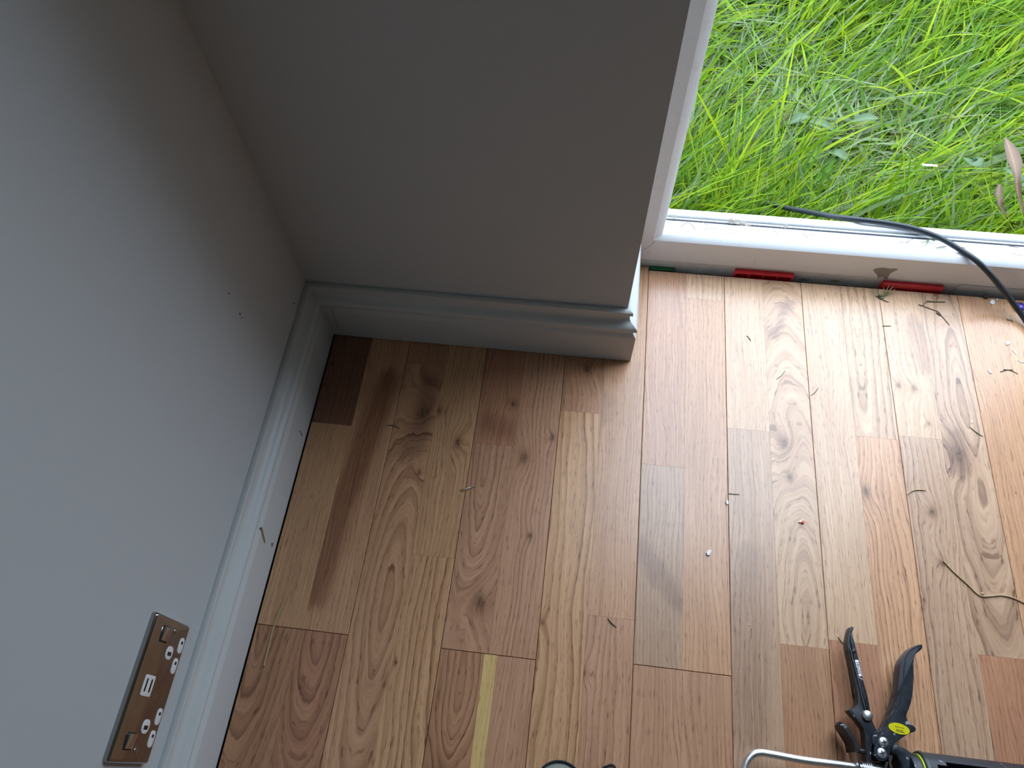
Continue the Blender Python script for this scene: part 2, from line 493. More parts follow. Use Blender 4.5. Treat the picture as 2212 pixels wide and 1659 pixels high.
# scuffs on the long skirting and specks on the wall
def decal(name, pts3, nrm, mat, parent, th=0.0004):
    nrm = Vector(nrm); n = len(pts3)
    V = [Vector(p) for p in pts3] + [Vector(p) + nrm * th for p in pts3]
    Fc = [tuple(range(n))[::-1], tuple(range(n, 2 * n))] + [(i, (i + 1) % n, n + (i + 1) % n, n + i) for i in range(n)]
    return obj(name, V, Fc, mat, parent)
decal('scuff_mark', [PX(u, v, 0.019) for u, v in ((563, 1137), (566, 1140), (569, 1152), (573, 1170), (571, 1174), (566, 1158))], (1, 0, 0), M['scuff'], bl)
decal('scuff_mark', [PX(u, v, 0.019) for u, v in ((586, 1172), (590, 1173), (589, 1180), (586, 1182))], (1, 0, 0), M['scuff'], bl)
decal('scuff_mark', [PX(u, v, 0.019) for u, v in ((646, 929), (648, 930), (653, 940), (652, 943))], (1, 0, 0), M['scuff'], bl)
wl = bpy.data.objects['wall_left']
for u, v, s in ((518, 678, 1.6), (522, 686, 1.0), (494, 634, 1.2), (635, 655, 1.2)):
    decal('dark_speck', [PX(u + a * s, v + b * s, 0.0) for a, b in ((-1, -1.4), (0.6, -1), (1.2, 1.2), (-0.3, 1.0))], (1, 0, 0), M['ink'], wl, 0.0005)

# ------------------------------------------------------------------ floor
fb = bmesh.new()
bm_box(fb, (0.0, ROOM_Y0 - 0.12, -0.10), (ROOM_X1 + 0.12, 0.272, -0.0145))
bm_box(fb, (0.0, 0.2460, -0.0145), (ROOM_X1 + 0.12, 0.272, -0.0002))       # unseen upstand, added to stop sky light leaking under the walls
bm_box(fb, (WX + 0.002, 0.2460, -0.0145), (DOOR_X1 - 0.002, 0.268, 0.0168))    # unseen block, added to stop light through the slit under the sill
fl = structure(obj_bm('floor', fb, M['screed']),
               'oak two-strip board floor with knots and varied tones', 'floor')
BW, BX0 = 0.13061, 0.15136
TONES = dict(tan=((0.700, 0.388, 0.212), (0.340, 0.162, 0.078)), pink=((0.650, 0.355, 0.205), (0.315, 0.150, 0.082)),
             brown=((0.570, 0.298, 0.158), (0.270, 0.120, 0.060)), red=((0.570, 0.280, 0.155), (0.270, 0.112, 0.060)),
             yellow=((0.700, 0.400, 0.210), (0.340, 0.165, 0.075)), grey=((0.600, 0.375, 0.235), (0.300, 0.172, 0.102)),
             pale=((0.740, 0.475, 0.290), (0.400, 0.228, 0.128)), cream=((0.820, 0.560, 0.230), (0.600, 0.370, 0.130)),
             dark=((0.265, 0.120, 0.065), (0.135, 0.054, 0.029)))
def jy(u, v): return P(u, v).y
FAR = (50.0, 50.0, 0.001)
SMOKE = (0.52, 0.47, 0.50); RUST = (0.40, 0.27, 0.22); GREYST = (0.62, 0.58, 0.58)
board_n = [0]
def floor_board(x0, x1, y0, y1):
    o = obj('floor_board', *prim_box((x0 + 0.0006, y0 + 0.0004, -0.0145), (x1 - 0.0006, y1 - 0.0004, -0.0045)), M['screed'], fl)
    return o
def prim_box(a, b):
    V = [(x, y, z) for x in (a[0], b[0]) for y in (a[1], b[1]) for z in (a[2], b[2])]
    Fc = [(0, 1, 3, 2), (4, 6, 7, 5), (0, 4, 5, 1), (2, 3, 7, 6), (0, 2, 6, 4), (1, 5, 7, 3)]
    return V, Fc
def strip(board, x0, x1, y0, y1, tone='tan', arch=None, amt=0.6, freq=None, knots=(), streak=None, gl=0.0, gr=0.0, g0=0.0, g1=0.0, seed=None):
    """one oak lamella with eased edges; arch=(x,y,slope) puts a cathedral figure there"""
    e = 0.0005
    xa, xb, ya, yb = x0 + gl, x1 - gr, y0 + g0, y1 - g1
    zt, zc, zb = 0.0, -e, -0.0046
    V = [(xa, ya, zb), (xb, ya, zb), (xb, yb, zb), (xa, yb, zb), (xa, ya, zc), (xb, ya, zc), (xb, yb, zc), (xa, yb, zc)]
    el, er, eb, et = (e if gl else 0.0001), (e if gr else 0.0001), (e if g0 else 0.0001), (e if g1 else 0.0001)
    V += [(xa + el, ya + eb, zt), (xb - er, ya + eb, zt), (xb - er, yb - et, zt), (xa + el, yb - et, zt)]
    Fc = [(3, 2, 1, 0), (0, 1, 5, 4), (1, 2, 6, 5), (2, 3, 7, 6), (3, 0, 4, 7), (4, 5, 9, 8), (5, 6, 10, 9), (6, 7, 11, 10), (7, 4, 8, 11), (8, 9, 10, 11)]
    o = obj('oak_strip', V, Fc, M['wood'], board)
    me = o.data
    sd = random.uniform(0, 40) if seed is None else seed
    if arch is None:
        side = random.choice((-1, 1))
        arch = ((x0 + x1) / 2 + side * random.uniform(0.05, 0.13), (y0 + y1) / 2, random.uniform(0.0, 0.03))
    if freq is None: freq = random.uniform(120, 210)
    t1, t2 = TONES[tone] if isinstance(tone, str) else tone
    j = random.uniform(0.94, 1.06)
    def put(name, typ, val):
        a = me.attributes.new(name, typ, 'POINT')
        n = len(me.vertices)
        if typ == 'FLOAT_COLOR': a.data.foreach_set('color', list(val) * n)
        else: a.data.foreach_set('vector', list(val) * n)
    put('tone', 'FLOAT_COLOR', (t1[0] * j, t1[1] * j, t1[2] * j, 1))
    put('tone_dark', 'FLOAT_COLOR', (t2[0] * j, t2[1] * j, t2[2] * j, 1))
    put('grain', 'FLOAT_VECTOR', arch)
    put('grain_b', 'FLOAT_VECTOR', (freq, amt, sd))
    kn = list(knots) + [FAR] * 3
    for nm, kv in zip(('knot_a', 'knot_b', 'knot_c'), kn): put(nm, 'FLOAT_VECTOR', kv)
    st = streak or ((50, 50), (51, 50), 0.01, 0.0, SMOKE)
    put('streak_a', 'FLOAT_VECTOR', (st[0][0], st[0][1], st[2]))
    put('streak_b', 'FLOAT_VECTOR', (st[1][0], st[1][1], st[3]))
    put('streak_colour', 'FLOAT_COLOR', (*st[4], 1))
    return o
def K(u, v, r): q = P(u, v); return (q.x, q.y, r)
def XY(u, v): q = P(u, v); return (q.x, q.y)
def SEGM(u1, v1, u2, v2, r, s, c=SMOKE): return (XY(u1, v1), XY(u2, v2), r, s, c)
def A(u, v, s): q = P(u, v); return (q.x, q.y, s)
G = 0.00035
Y_BACK = ROOM_Y0 + 0.01
def bx(k): return BX0 + (k - 1) * BW
# visible boards: k -> board ends (photo points), then left and right strips from the doorway end
# each strip: list of (joint_y or None, params) ; joint_y is the strip's near end
VIS = {
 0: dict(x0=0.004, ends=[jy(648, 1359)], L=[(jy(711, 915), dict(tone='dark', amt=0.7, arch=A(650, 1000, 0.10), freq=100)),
                            ('E', dict(tone='yellow', amt=0.55, freq=220)), (None, dict(tone='brown', amt=0.9, arch=A(570, 1360, 0.20), freq=105))],
         R=[('E', dict(tone='tan', amt=0.45, freq=190, streak=SEGM(835, 820, 680, 1290, 0.030, 0.85, RUST))),
            (None, dict(tone='red', amt=0.85, arch=A(690, 1380, 0.22), freq=105))]),
 1: dict(ends=[-1.35], L=[(jy(918, 788), dict(tone='brown', amt=0.4)),
                (None, dict(tone='tan', amt=0.75, freq=105, arch=A(840, 1290, 0.16), knots=[K(904, 1021, 0.0042), K(916, 890, 0.012)], streak=SEGM(925, 830, 880, 975, 0.030, 0.85, SMOKE)))],
         R=[(jy(932, 1201), dict(tone='yellow', amt=0.6, freq=170, knots=[K(950, 886, 0.0055), K(988, 955, 0.006)])),
            (None, dict(tone='yellow', amt=0.95, freq=100, arch=A(1000, 1180, 0.05), knots=[K(853, 1432, 0.0026)]))]),
 2: dict(ends=[jy(1055, 1413)], L=[(jy(1066, 960), dict(tone='red', amt=0.55, knots=[K(1111, 870, 0.0050)], streak=SEGM(1060, 920, 1090, 930, 0.035, 0.5, RUST))),
                ('E', dict(tone='pink', amt=0.75, arch=A(1060, 1000, 0.14), freq=120, knots=[K(1036, 1303, 0.0105)])),
                (None, dict(tone='brown', amt=0.9, freq=115, arch=A(985, 1500, 0.08), knots=[K(950, 1690, 0.012)], x1=bx(2) + 0.0605))],
         R=[('E', dict(tone='pink', amt=0.65, freq=135, arch=A(1250, 1050, 0.05), knots=[K(1131, 990, 0.0075), K(1192, 946, 0.0038), K(1145, 1157, 0.0035)])),
            (None, dict(tone='pink', amt=0.35, freq=210, x0=bx(2) + 0.0785))]),
 3: dict(ends=[-1.2], L=[(jy(1252, 890), dict(tone='brown', amt=0.6, knots=[K(1268, 798, 0.0068)], arch=A(1215, 760, 0.10), freq=120)),
                (None, dict(tone='yellow', amt=0.95, freq=85, arch=A(1140, 1200, 0.03), knots=[K(1172, 1344, 0.0028)]))],
         R=[(jy(1324, 1334), dict(tone='tan', amt=0.55, freq=190, streak=SEGM(1312, 860, 1300, 905, 0.020, 0.5, GREYST))),
            (None, dict(tone='pink', amt=0.75, freq=120, knots=[K(1263, 1453, 0.0034)]))], y1=0.1775),
 4: dict(ends=[jy(1476, 1448)], L=[(jy(1430, 1006), dict(tone='pink', amt=0.45, freq=200)),
                ('E', dict(tone='grey', amt=0.5, freq=170, streak=SEGM(1385, 1180, 1475, 1300, 0.022, 0.75, GREYST))),
                (None, dict(tone='pink', amt=0.45, freq=190))],
         R=[(jy(1522, 647), dict(tone='pale', amt=0.9, freq=110)), ('E', dict(tone='tan', amt=0.6, freq=150)),
            (None, dict(tone='pink', amt=0.4, freq=170))]),
 5: dict(ends=[-1.1], L=[(jy(1615, 928), dict(tone='pale', amt=0.35, freq=220)),
                (None, dict(tone='grey', amt=0.5, freq=170, streak=SEGM(1610, 1200, 1640, 1600, 0.030, 0.55, GREYST)))],
         R=[(jy(1740, 1397), dict(tone='pale', amt=0.75, freq=110, arch=A(1735, 1330, 0.19), knots=[K(1706, 1032, 0.006), K(1694, 958, 0.008)], streak=SEGM(1660, 720, 1715, 660, 0.022, 0.8, SMOKE))),
            (None, dict(tone='brown', amt=0.4, freq=190))]),
 6: dict(ends=[-1.3], L=[(jy(1844, 1388), dict(tone='pale', amt=0.35, freq=210)), (None, dict(tone='red', amt=0.5, freq=150))],
         R=[(jy(1895, 946), dict(tone='pale', amt=0.95, freq=85, arch=A(1850, 700, 0.06))),
            (None, dict(tone='tan', amt=0.8, freq=160, knots=[K(1869, 1062, 0.0075)]))]),
 7: dict(ends=[-1.25], L=[(jy(1986, 945), dict(tone='pale', amt=0.5, freq=150, knots=[K(1941, 832, 0.004), K(1974, 838, 0.004), K(2007, 915, 0.0025)], streak=SEGM(1970, 700, 1985, 790, 0.030, 0.7, SMOKE))),
                (None, dict(tone='grey', amt=0.75, freq=120, knots=[K(2014, 1106, 0.0052), K(2036, 1217, 0.0042), K(1996, 1296, 0.002)]))],
         R=[(jy(2160, 1419), dict(tone=((0.650, 0.415, 0.260), (0.290, 0.160, 0.095)), amt=1.0, freq=90, arch=A(2085, 900, 0.13), knots=[K(2070, 985, 0.0105)], streak=SEGM(2062, 950, 2075, 1010, 0.026, 0.9, GREYST))),
            (None, dict(tone='red', amt=0.4, freq=170))]),
 8: dict(ends=[-0.9], L=[(None, dict(tone='tan', amt=0.45, freq=200))],
         R=[(jy(2212, 1050), dict(tone='yellow', amt=0.5, freq=180)), (None, dict(tone='brown', amt=0.9, freq=100, arch=A(2230, 1100, 0.12), streak=SEGM(2215, 1190, 2225, 1240, 0.03, 0.8, RUST)))]),
}
k = 0
while bx(k) < ROOM_X1 - 0.02:
    x0 = max(bx(k), 0.004); x1 = min(bx(k + 1), ROOM_X1 - 0.006)
    ytop = D_END if (x1 > WX and x0 < DOOR_X1) else -0.004
    d = VIS.get(k)
    if d and 'y1' in d: ytop = d['y1']
    if d:
        ends = sorted(d['ends'], reverse=True)
    else:
        ends = [random.uniform(-1.6, -0.3)]
    segs = [ytop] + [e for e in ends if e > Y_BACK + 0.2] + [Y_BACK]
    boards = [(segs[i + 1], segs[i], floor_board(x0, x1, segs[i + 1], segs[i])) for i in range(len(segs) - 1)]
    xm = (bx(k) + bx(k + 1)) / 2
    for side in (0, 1):
        sx0, sx1 = (x0, min(xm, x1)) if side == 0 else (xm, x1)
        if sx1 - sx0 < 0.004: continue
        spec = (d['L'] if side == 0 else d['R']) if d else None
        cuts = []       # (y_near, params)
        if spec:
            for jv, prm in spec: cuts.append((jv, dict(prm)))
        else:
            y = ytop
            while y > Y_BACK + 0.35:
                y -= random.uniform(0.45, 1.0)
                cuts.append((y, dict(tone=random.choice(('tan', 'pink', 'yellow', 'pale', 'brown', 'grey')))))
            cuts.append((None, dict(tone=random.choice(('tan', 'pink', 'brown')))))
        y = ytop; bi = 0
        pieces = []
        for jv, prm in cuts:
            yn = ends[0] if jv == 'E' else (Y_BACK if jv is None else max(jv, Y_BACK))
            if yn >= y - 0.01: continue
            while bi < len(boards) and y <= boards[bi][0] + 1e-4: bi += 1
            # split at board ends
            while bi < len(boards) - 1 and yn < boards[bi][0] - 1e-4:
                pieces.append((boards[bi], boards[bi][0], y, prm)); y = boards[bi][0]; bi += 1
            pieces.append((boards[bi], yn, y, prm)); y = yn
        for (b0, b1, bo), yn, yf, prm in pieces:
            pr = dict(prm); px0 = pr.pop('x0', sx0); px1 = pr.pop('x1', sx1)
            strip(bo, px0, px1, yn, yf, gl=G if side == 0 else 0.0, gr=G if side == 1 else 0.0,
                  g0=G if abs(yn - b0) < 1e-4 else 0.0, g1=G if abs(yf - b1) < 1e-4 else 0.0, **pr)
            if 'x1' in prm and k == 2:   # the narrow sapwood strip
                strip(bo, px1, bx(2) + 0.0785, yn, yf, tone='cream', amt=0.35, freq=160, g1=G)
    k += 1

# ------------------------------------------------------------------ door frame
door = empty('door_1', ((WX + DOOR_X1) / 2, 0.21, 0.0), 'white plastic door frame with grubby threshold and no door leaf in view', 'door frame', kind='structure')
FX0, FX1 = 0.54, DOOR_X1 - 0.04
# threshold profile (y, z), inner face first
TH = [(0.1800, 0.0170), (0.1800, 0.0690), (0.1806, 0.0700), (0.1876, 0.0768), (0.1890, 0.0774), (0.1965, 0.0774), (0.1976, 0.0768), (0.1980, 0.0750),
      (0.1985, 0.0735), (0.2235, 0.0715), (0.2240, 0.0690), (0.2262, 0.0690), (0.2265, 0.0735), (0.2290, 0.0735), (0.2293, 0.0660), (0.2320, 0.0660),
      (0.2325, 0.0765), (0.2340, 0.0780), (0.2440, 0.0775), (0.2455, 0.0760), (0.2455, 0.0170)]
def sweep_x(name, prof, x0, x1, mat, parent):
    n = len(prof)
    V = [(x0, y, z) for y, z in prof] + [(x1, y, z) for y, z in prof]
    Fc = [(i, (i + 1) % n, n + (i + 1) % n, n + i) for i in range(n)] + [tuple(range(n)), tuple(range(2 * n - 1, n - 1, -1))]
    o = obj(name, V, Fc, mat, parent)
    bm = bmesh.new(); bm.from_mesh(o.data); bmesh.ops.recalc_face_normals(bm, faces=bm.faces[:]); bm.to_mesh(o.data); bm.free()
    return autosmooth(o, 30)
th = sweep_x('threshold', TH, WX - 0.02, DOOR_X1 + 0.02, M['upvc'], door)
sweep_x('groove_shade_strip', [(0.2236, 0.0700), (0.2236, 0.07165), (0.2262, 0.07165), (0.2262, 0.0700)], FX0 + 0.016, FX1 - 0.016, M['track_strip'], th)  # dark strips added to deepen the shade of the channel gaps
sweep_x('groove_shade_strip', [(0.2292, 0.0661), (0.2292, 0.0700), (0.2322, 0.0700), (0.2322, 0.0661)], FX0 + 0.016, FX1 - 0.016, M['track_strip'], th)
sweep_x('track_strip', [(0.2264, 0.069), (0.2264, 0.0725), (0.2276, 0.0745), (0.2296, 0.0728), (0.2296, 0.069)], FX0 + 0.016, FX1 - 0.016, M['upvc'], th)
def jamb(sign, xf, name):
    # plan profile: (offset into the opening, y)
    pr = [(-0.052, 0.1798), (0.0, 0.1798), (0.0008, 0.1802), (0.0142, 0.1874), (0.0150, 0.1884), (0.0150, 0.1965), (0.010, 0.1985), (0.010, 0.2320), (0.015, 0.2330), (0.015, 0.2455), (-0.052, 0.2455)]
    n = len(pr)
    zl = [0.0172] * n
    V = [(xf + sign * dx, y, z) for (dx, y), z in zip(pr, zl)] + [(xf + sign * dx, y, DOOR_TOP) for dx, y in pr]
    Fc = [(i, (i + 1) % n, n + (i + 1) % n, n + i) for i in range(n)] + [tuple(range(n)), tuple(range(2 * n - 1, n - 1, -1))]
    o = obj(name, V, Fc, M['upvc'], door)
    bm = bmesh.new(); bm.from_mesh(o.data); bmesh.ops.recalc_face_normals(bm, faces=bm.faces[:]); bm.to_mesh(o.data); bm.free()
    return autosmooth(o, 30)
jl = jamb(1, FX0, 'frame_jamb')
jamb(-1, FX1, 'frame_jamb')
box('frame_head', (WX - 0.01, 0.1802, DOOR_TOP - 0.055), (DOOR_X1 + 0.01, 0.2453, DOOR_TOP), M['upvc'], door, 0.004)
# dirty weld line across the mitre
mi = [PY(u, v, 0.1799) for u, v in ((1385, 541), (1400, 534), (1414, 522))]
tube('mitre_line', [m_ - Vector((0, 0.0001, 0)) for m_ in mi], 0.0003, M['needle'], jl, 5, 4)
# spill on the inside face of the threshold
decal('dried_spill', [PY(u, v, 0.1799) for u, v in ((1886, 583), (1892, 580), (1905, 578), (1920, 580), (1936, 580), (1940, 582), (1934, 585), (1924, 590), (1919, 597), (1917, 604), (1909, 602), (1908, 598), (1903, 599), (1896, 600), (1895, 594), (1890, 589))], (0, -1, 0), M['spill'], th, 0.0003)
# the strip below the frame, its plastic packers, and marks moulded in it
lower = box('sill_extension', (WX, 0.1812, -0.0142), (DOOR_X1, 0.2440, 0.0160), M['under'], door)
qa = PY(2068, 620, 0.1835)
box('sill_extension_cover', (qa.x, 0.1795, -0.0140), (DOOR_X1 - 0.005, 0.1811, 0.0150), M['pale_under'], door, 0.0006, 1)
for cu, cv in ((1737, 604), (1803, 607)):
    c = PY(cu, cv, 0.1811); V, Fc = [], []
    for i in range(17):
        a = math.pi + math.pi * i / 16
        for rr in (0.0072, 0.0079):
            V.append((c.x + rr * math.cos(a), 0.18105, c.z + 0.003 + rr * 0.72 * math.sin(a)))
    for i in range(16): Fc.append((2 * i, 2 * i + 1, 2 * i + 3, 2 * i + 2))
    V2 = [(x, y - 0.0003, z) for x, y, z in V]; n = len(V)
    Fc2 = Fc + [tuple(n + q for q in f) for f in Fc]
    obj('moulded_mark', V + V2, Fc2, M['ink'], lower)
    for s in (-0.004, -0.001, 0.002):
        box('moulded_mark', (c.x + s, 0.1807, c.z + 0.0005), (c.x + s + 0.0016, 0.1811, c.z + 0.0025), M['ink'], lower)

def packer(u0, u1, v0, v1, label, ribbed):
    a = PY(u0, v0, 0.174); b = PY(u1, v1, 0.174)
    x0, x1 = a.x, b.x
    r = empty('frame_packer', ((x0 + x1) / 2, 0.178, -0.0145), label, 'packer', 'plastic packers under the door frame')
    zt = 0.0105
    if ribbed:
        box('back_plate', (x0, 0.1775, -0.0144), (x1, 0.1810, zt), M['red'], r, 0.0005, 1)
        box('rim', (x0, 0.1720, zt - 0.0035), (x1, 0.1777, zt), M['red'], r, 0.0005, 1)
        for i in range(5):
            xx = x0 + (x1 - x0 - 0.003) * i / 4
            box('rib', (xx, 0.1726, -0.0144), (xx + 0.003, 0.1777, zt - 0.0034), M['red'], r, 0.0004, 1)
        box('rim', (x0, 0.1726, -0.0144), (x1, 0.1777, -0.0120), M['red'], r, 0.0004, 1)
    else:
        box('body', (x0, 0.1728, -0.0144), (x1, 0.1810, zt), M['red'], r, 0.0012, 2)
        box('ridge', (x0 + 0.001, 0.1721, zt - 0.0065), (x1 - 0.001, 0.1730, zt - 0.0015), M['red'], r, 0.0003, 1)
packer(1591, 1719, 581, 589, 'red ribbed plastic packer tucked under the door frame, nearer the corner', True)
packer(1913, 2046, 605, 615, 'smooth red plastic packer under the door frame, beside the green sprig', False)
ga, gb = PY(1402, 578, 0.178), PY(1456, 586, 0.178)
gp = box('frame_packer', (ga.x, 0.1725, -0.0144), (gb.x, 0.1810, -0.0005), M['green_pl'], None, 0.001, 1)
tag(gp, 'dark green plastic packer low under the door frame near the skirting', 'packer', 'plastic packers under the door frame')

# ------------------------------------------------------------------ outside: plinth and lawn
GZ = -0.13
structure(box('trim_1', (-0.3, 0.2000, GZ - 0.05), (2.6, WT - 0.03, -0.1005), M['brick']), 'weathered plinth under the door frame', 'plinth')
gv, gf = [], []
nx, ny = 40, 34
def ground_z(x, y):
    return GZ + 0.018 * math.sin(3.1 * x + 1.3 * y) + 0.012 * math.sin(7.3 * y - 2.0 * x) - 0.02
for j in range(ny + 1):
    for i in range(nx + 1):
        x = -1.5 + 5.5 * i / nx; y = WT - 0.02 + 4.5 * (j / ny) ** 1.4
        gv.append((x, y, ground_z(x, y)))
for j in range(ny):
    for i in range(nx):
        q = j * (nx + 1) + i
        gf.append((q, q + 1, q + nx + 2, q + nx + 1))
structure(obj('ground', gv, gf, M['soil'], None, True), 'dark soil under the garden grass', 'ground')

def build_grass(N):
    n = N
    # more blades close to the doorway
    y = WT + 0.002 + 4.1 * rng.uniform(0, 1, n) ** 1.9
    x = 1.15 + rng.uniform(-0.5, 0.5, n) * (1.9 + 1.3 * (y - WT))
    c1 = P(1840, 270, -0.08); c2 = P(1600, 60, -0.08)
    flat = np.exp(-(((x - c1.x) / 0.27) ** 2 + ((y - c1.y) / 0.17) ** 2))
    flat2 = np.exp(-(((x - c2.x) / 0.13) ** 2 + ((y - c2.y) / 0.22) ** 2))
    fl_ = np.clip(flat + 0.8 * flat2, 0, 1)
    fl_ = np.clip(fl_ * (0.8 + 0.5 * np.sin(17 * x + 5 * y) * np.sin(23 * y - 7 * x)), 0, 1)
    near = np.exp(-((y - WT) / 0.10))
    # combed direction: a slow swirl broken into tufts that fell their own way
    az = 0.50 + 0.35 * np.sin(2.3 * x + 1.1) + 0.45 * np.sin(5.1 * y - 2.7 * x) + 0.6 * np.sin(13 * x + 9 * y) * np.sin(11 * y - 6 * x + 1.0) + rng.normal(0, 0.32, n)
    az = np.where(rng.uniform(0, 1, n) < 0.22 + 0.40 * fl_, rng.uniform(-np.pi, np.pi, n), az)
    az = np.where((near > 0.30) & (rng.uniform(0, 1, n) < 0.45), 1.55 + rng.normal(0, 0.6, n), az)
    L = rng.gamma(7, 0.0235, n) * (1 - 0.42 * fl_) * (1 - 0.30 * near)
    wd = np.clip(rng.lognormal(math.log(0.0040), 0.42, n), 0.0016, 0.0100)
    lean0 = np.clip(rng.normal(1.08, 0.24, n) + 0.45 * fl_, 0.2, 1.54)      # angle from vertical at the root
    lean1 = np.clip(lean0 + rng.normal(0.62, 0.32, n), 0.45, 1.95)          # at the tip
    lean0 = np.where(near > 0.4, lean0 * 0.65, lean0)
    w_ = rng.uniform(0, 1, n)
    wd = np.where(w_ < 0.030 + 0.26 * fl_, np.minimum(wd * 0.5, 0.0024), wd)
    L = np.where(w_ < 0.030 + 0.26 * fl_, L * 0.65, L)
    S = 5
    z0 = GZ + 0.018 * np.sin(3.1 * x + 1.3 * y) + 0.012 * np.sin(7.3 * y - 2.0 * x) - 0.022 + (0.030 + 0.050 * fl_) * rng.uniform(0, 1, n)
    ca, sa = np.cos(az), np.sin(az)
    twist = rng.normal(0, 0.5, n)
    px_, py_, pz_ = x.copy(), y.copy(), z0.copy()
    verts = np.zeros((n, S * 2 + 1, 3))
    prof = [0.75, 1.0, 0.95, 0.75, 0.45]
    for s in range(S + 1):
        t = s / S
        if s < S:
            tw = twist * (0.4 + t)
            hx, hy, hz = -sa * np.cos(tw), ca * np.cos(tw), np.sin(tw)
            w = wd * prof[s] * 0.5
            verts[:, 2 * s, 0] = px_ - hx * w; verts[:, 2 * s, 1] = py_ - hy * w; verts[:, 2 * s, 2] = pz_ - hz * w
            verts[:, 2 * s + 1, 0] = px_ + hx * w; verts[:, 2 * s + 1, 1] = py_ + hy * w; verts[:, 2 * s + 1, 2] = pz_ + hz * w
        else:
            verts[:, 2 * S, 0] = px_; verts[:, 2 * S, 1] = py_; verts[:, 2 * S, 2] = pz_
        a = lean0 + (lean1 - lean0) * t
        d = L / S
        px_ = px_ + ca * np.sin(a) * d; py_ = py_ + sa * np.sin(a) * d
        pz_ = np.maximum(pz_ + np.cos(a) * d, z0 + 0.004)
    open_ = (verts[:, :, 0] > WX + 0.01) & (verts[:, :, 0] < DOOR_X1 - 0.01)
    verts[:, :, 1] = np.maximum(verts[:, :, 1], np.where(open_, np.where(verts[:, :, 2] < 0.02, 0.2735, 0.2475), WT + 0.004))
    # colours
    bright = np.array([0.175, 0.320, 0.003]); lime = np.array([0.310, 0.420, 0.008]); mid = np.array([0.075, 0.185, 0.006])
    silver = np.array([0.205, 0.280, 0.125]); straw = np.array([0.450, 0.370, 0.210])
    u = rng.uniform(0, 1, n)
    colr = np.where((u < 0.42)[:, None], bright, np.where((u < 0.72)[:, None], mid, lime))
    v = rng.uniform(0, 1, n)
    colr = np.where((v < 0.10 + 0.70 * fl_)[:, None], silver, colr)
    dry = w_ < 0.030 + 0.26 * fl_
    colr = np.where(dry[:, None], straw, colr)
    colr = colr * rng.uniform(0.66, 1.10, n)[:, None]
    me = bpy.data.meshes.new('grass')
    nv = S * 2 + 1
    V = verts.reshape(-1, 3)
    off = np.array([1.25, 1.0, GZ])
    me.vertices.add(len(V)); me.vertices.foreach_set('co', (V - off).ravel())
    quad = np.array([[2 * s, 2 * s + 1, 2 * s + 3, 2 * s + 2] for s in range(S - 1)])
    tri = np.array([2 * S - 2, 2 * S - 1, 2 * S])
    base = (np.arange(n) * nv)[:, None]
    lq = (base[:, :, None] + quad[None]).reshape(n, -1)
    lt = base + tri[None]
    loops = np.concatenate([lq, lt], axis=1).ravel()
    me.loops.add(len(loops)); me.loops.foreach_set('vertex_index', loops.astype(np.int32))
    npoly = n * S
    me.polygons.add(npoly)
    sizes = np.tile(np.array([4] * (S - 1) + [3]), n)
    starts = np.concatenate([[0], np.cumsum(sizes)[:-1]])
    me.polygons.foreach_set('loop_start', starts.astype(np.int32))
    me.update(calc_edges=True)
    me.validate()
    me.polygons.foreach_set('use_smooth', np.ones(len(me.polygons), dtype=bool))
    at = me.attributes.new('blade', 'FLOAT_COLOR', 'POINT')
    cc = np.concatenate([colr, np.ones((n, 1))], axis=1)
    at.data.foreach_set('color', np.repeat(cc, nv, axis=0).ravel())
    me.materials.append(M['grass'])
    o = bpy.data.objects.new('grass', me); COL.objects.link(o); o.location = off
    return tag(o, 'long uncut green grass, flattened and strawy in the middle', 'grass', kind='stuff')
build_grass(88000)

def leaf(name, spine, widths, mat, label, cat, group=None, roll=0.0, cup=0.15):
    c = catmull(spine, 6); m_ = len(c); V, Fc, col = [], [], []
    cols = (-1, -0.12, 0, 0.12, 1)
    for i, p in enumerate(c):
        t = (c[min(i + 1, m_ - 1)] - c[max(i - 1, 0)]).normalized()
        side = t.cross(Vector((0, 0, 1))).normalized()
        side = (Matrix.Rotation(roll, 3, t) @ side)
        nrm = side.cross(t)
        f = i / (m_ - 1) * (len(widths) - 1); j = min(int(f), len(widths) - 2)
        w = widths[j] + (widths[j + 1] - widths[j]) * (f - j)
        for q in cols:
            V.append(p + side * q * w * 0.5 + nrm * abs(q) * w * cup)
            col.append(1.0 if q == 0 else (0.55 if abs(q) < 0.5 else 0.0))
    k_ = len(cols)
    for i in range(m_ - 1):
        for q in range(k_ - 1):
            a = i * k_ + q
            Fc.append((a, a + 1, a + k_ + 1, a + k_))
    n = len(V)      # give it a little thickness
    V2 = [v - Vector((0, 0, 0.0004)) for v in V]
    Fc2 = [tuple(n + x for x in f[::-1]) for f in Fc]
    o = obj(name, V + V2, Fc + Fc2, mat, None, True)
    at = o.data.attributes.new('blade', 'FLOAT_COLOR', 'POINT')
    at.data.foreach_set('color', [x for v in (col + col) for x in (v, v, v, 1)])
    return tag(o, label, cat, group)
M['deadleaf'] = leaf_material('dead_dock_leaf', (0.130, 0.062, 0.043), (0.30, 0.19, 0.09))
M['dockleaf'] = leaf_material('grey_green_leaf', (0.050, 0.120, 0.030), (0.13, 0.20, 0.085))
g_ = 'broad leaves in the grass'
leaf('dock_leaf', [P(2173, 300, 0.02), P(2185, 335, 0.03), P(2195, 375, 0.03), P(2200, 420, 0.01), P(2212, 470, -0.03), P(2216, 500, -0.09)],
     [0.004, 0.024, 0.028, 0.012, 0.013, 0.010, 0.006, 0.005], M['deadleaf'], 'long pinkish brown dead leaf standing at the edge of the grass', 'leaf', g_)
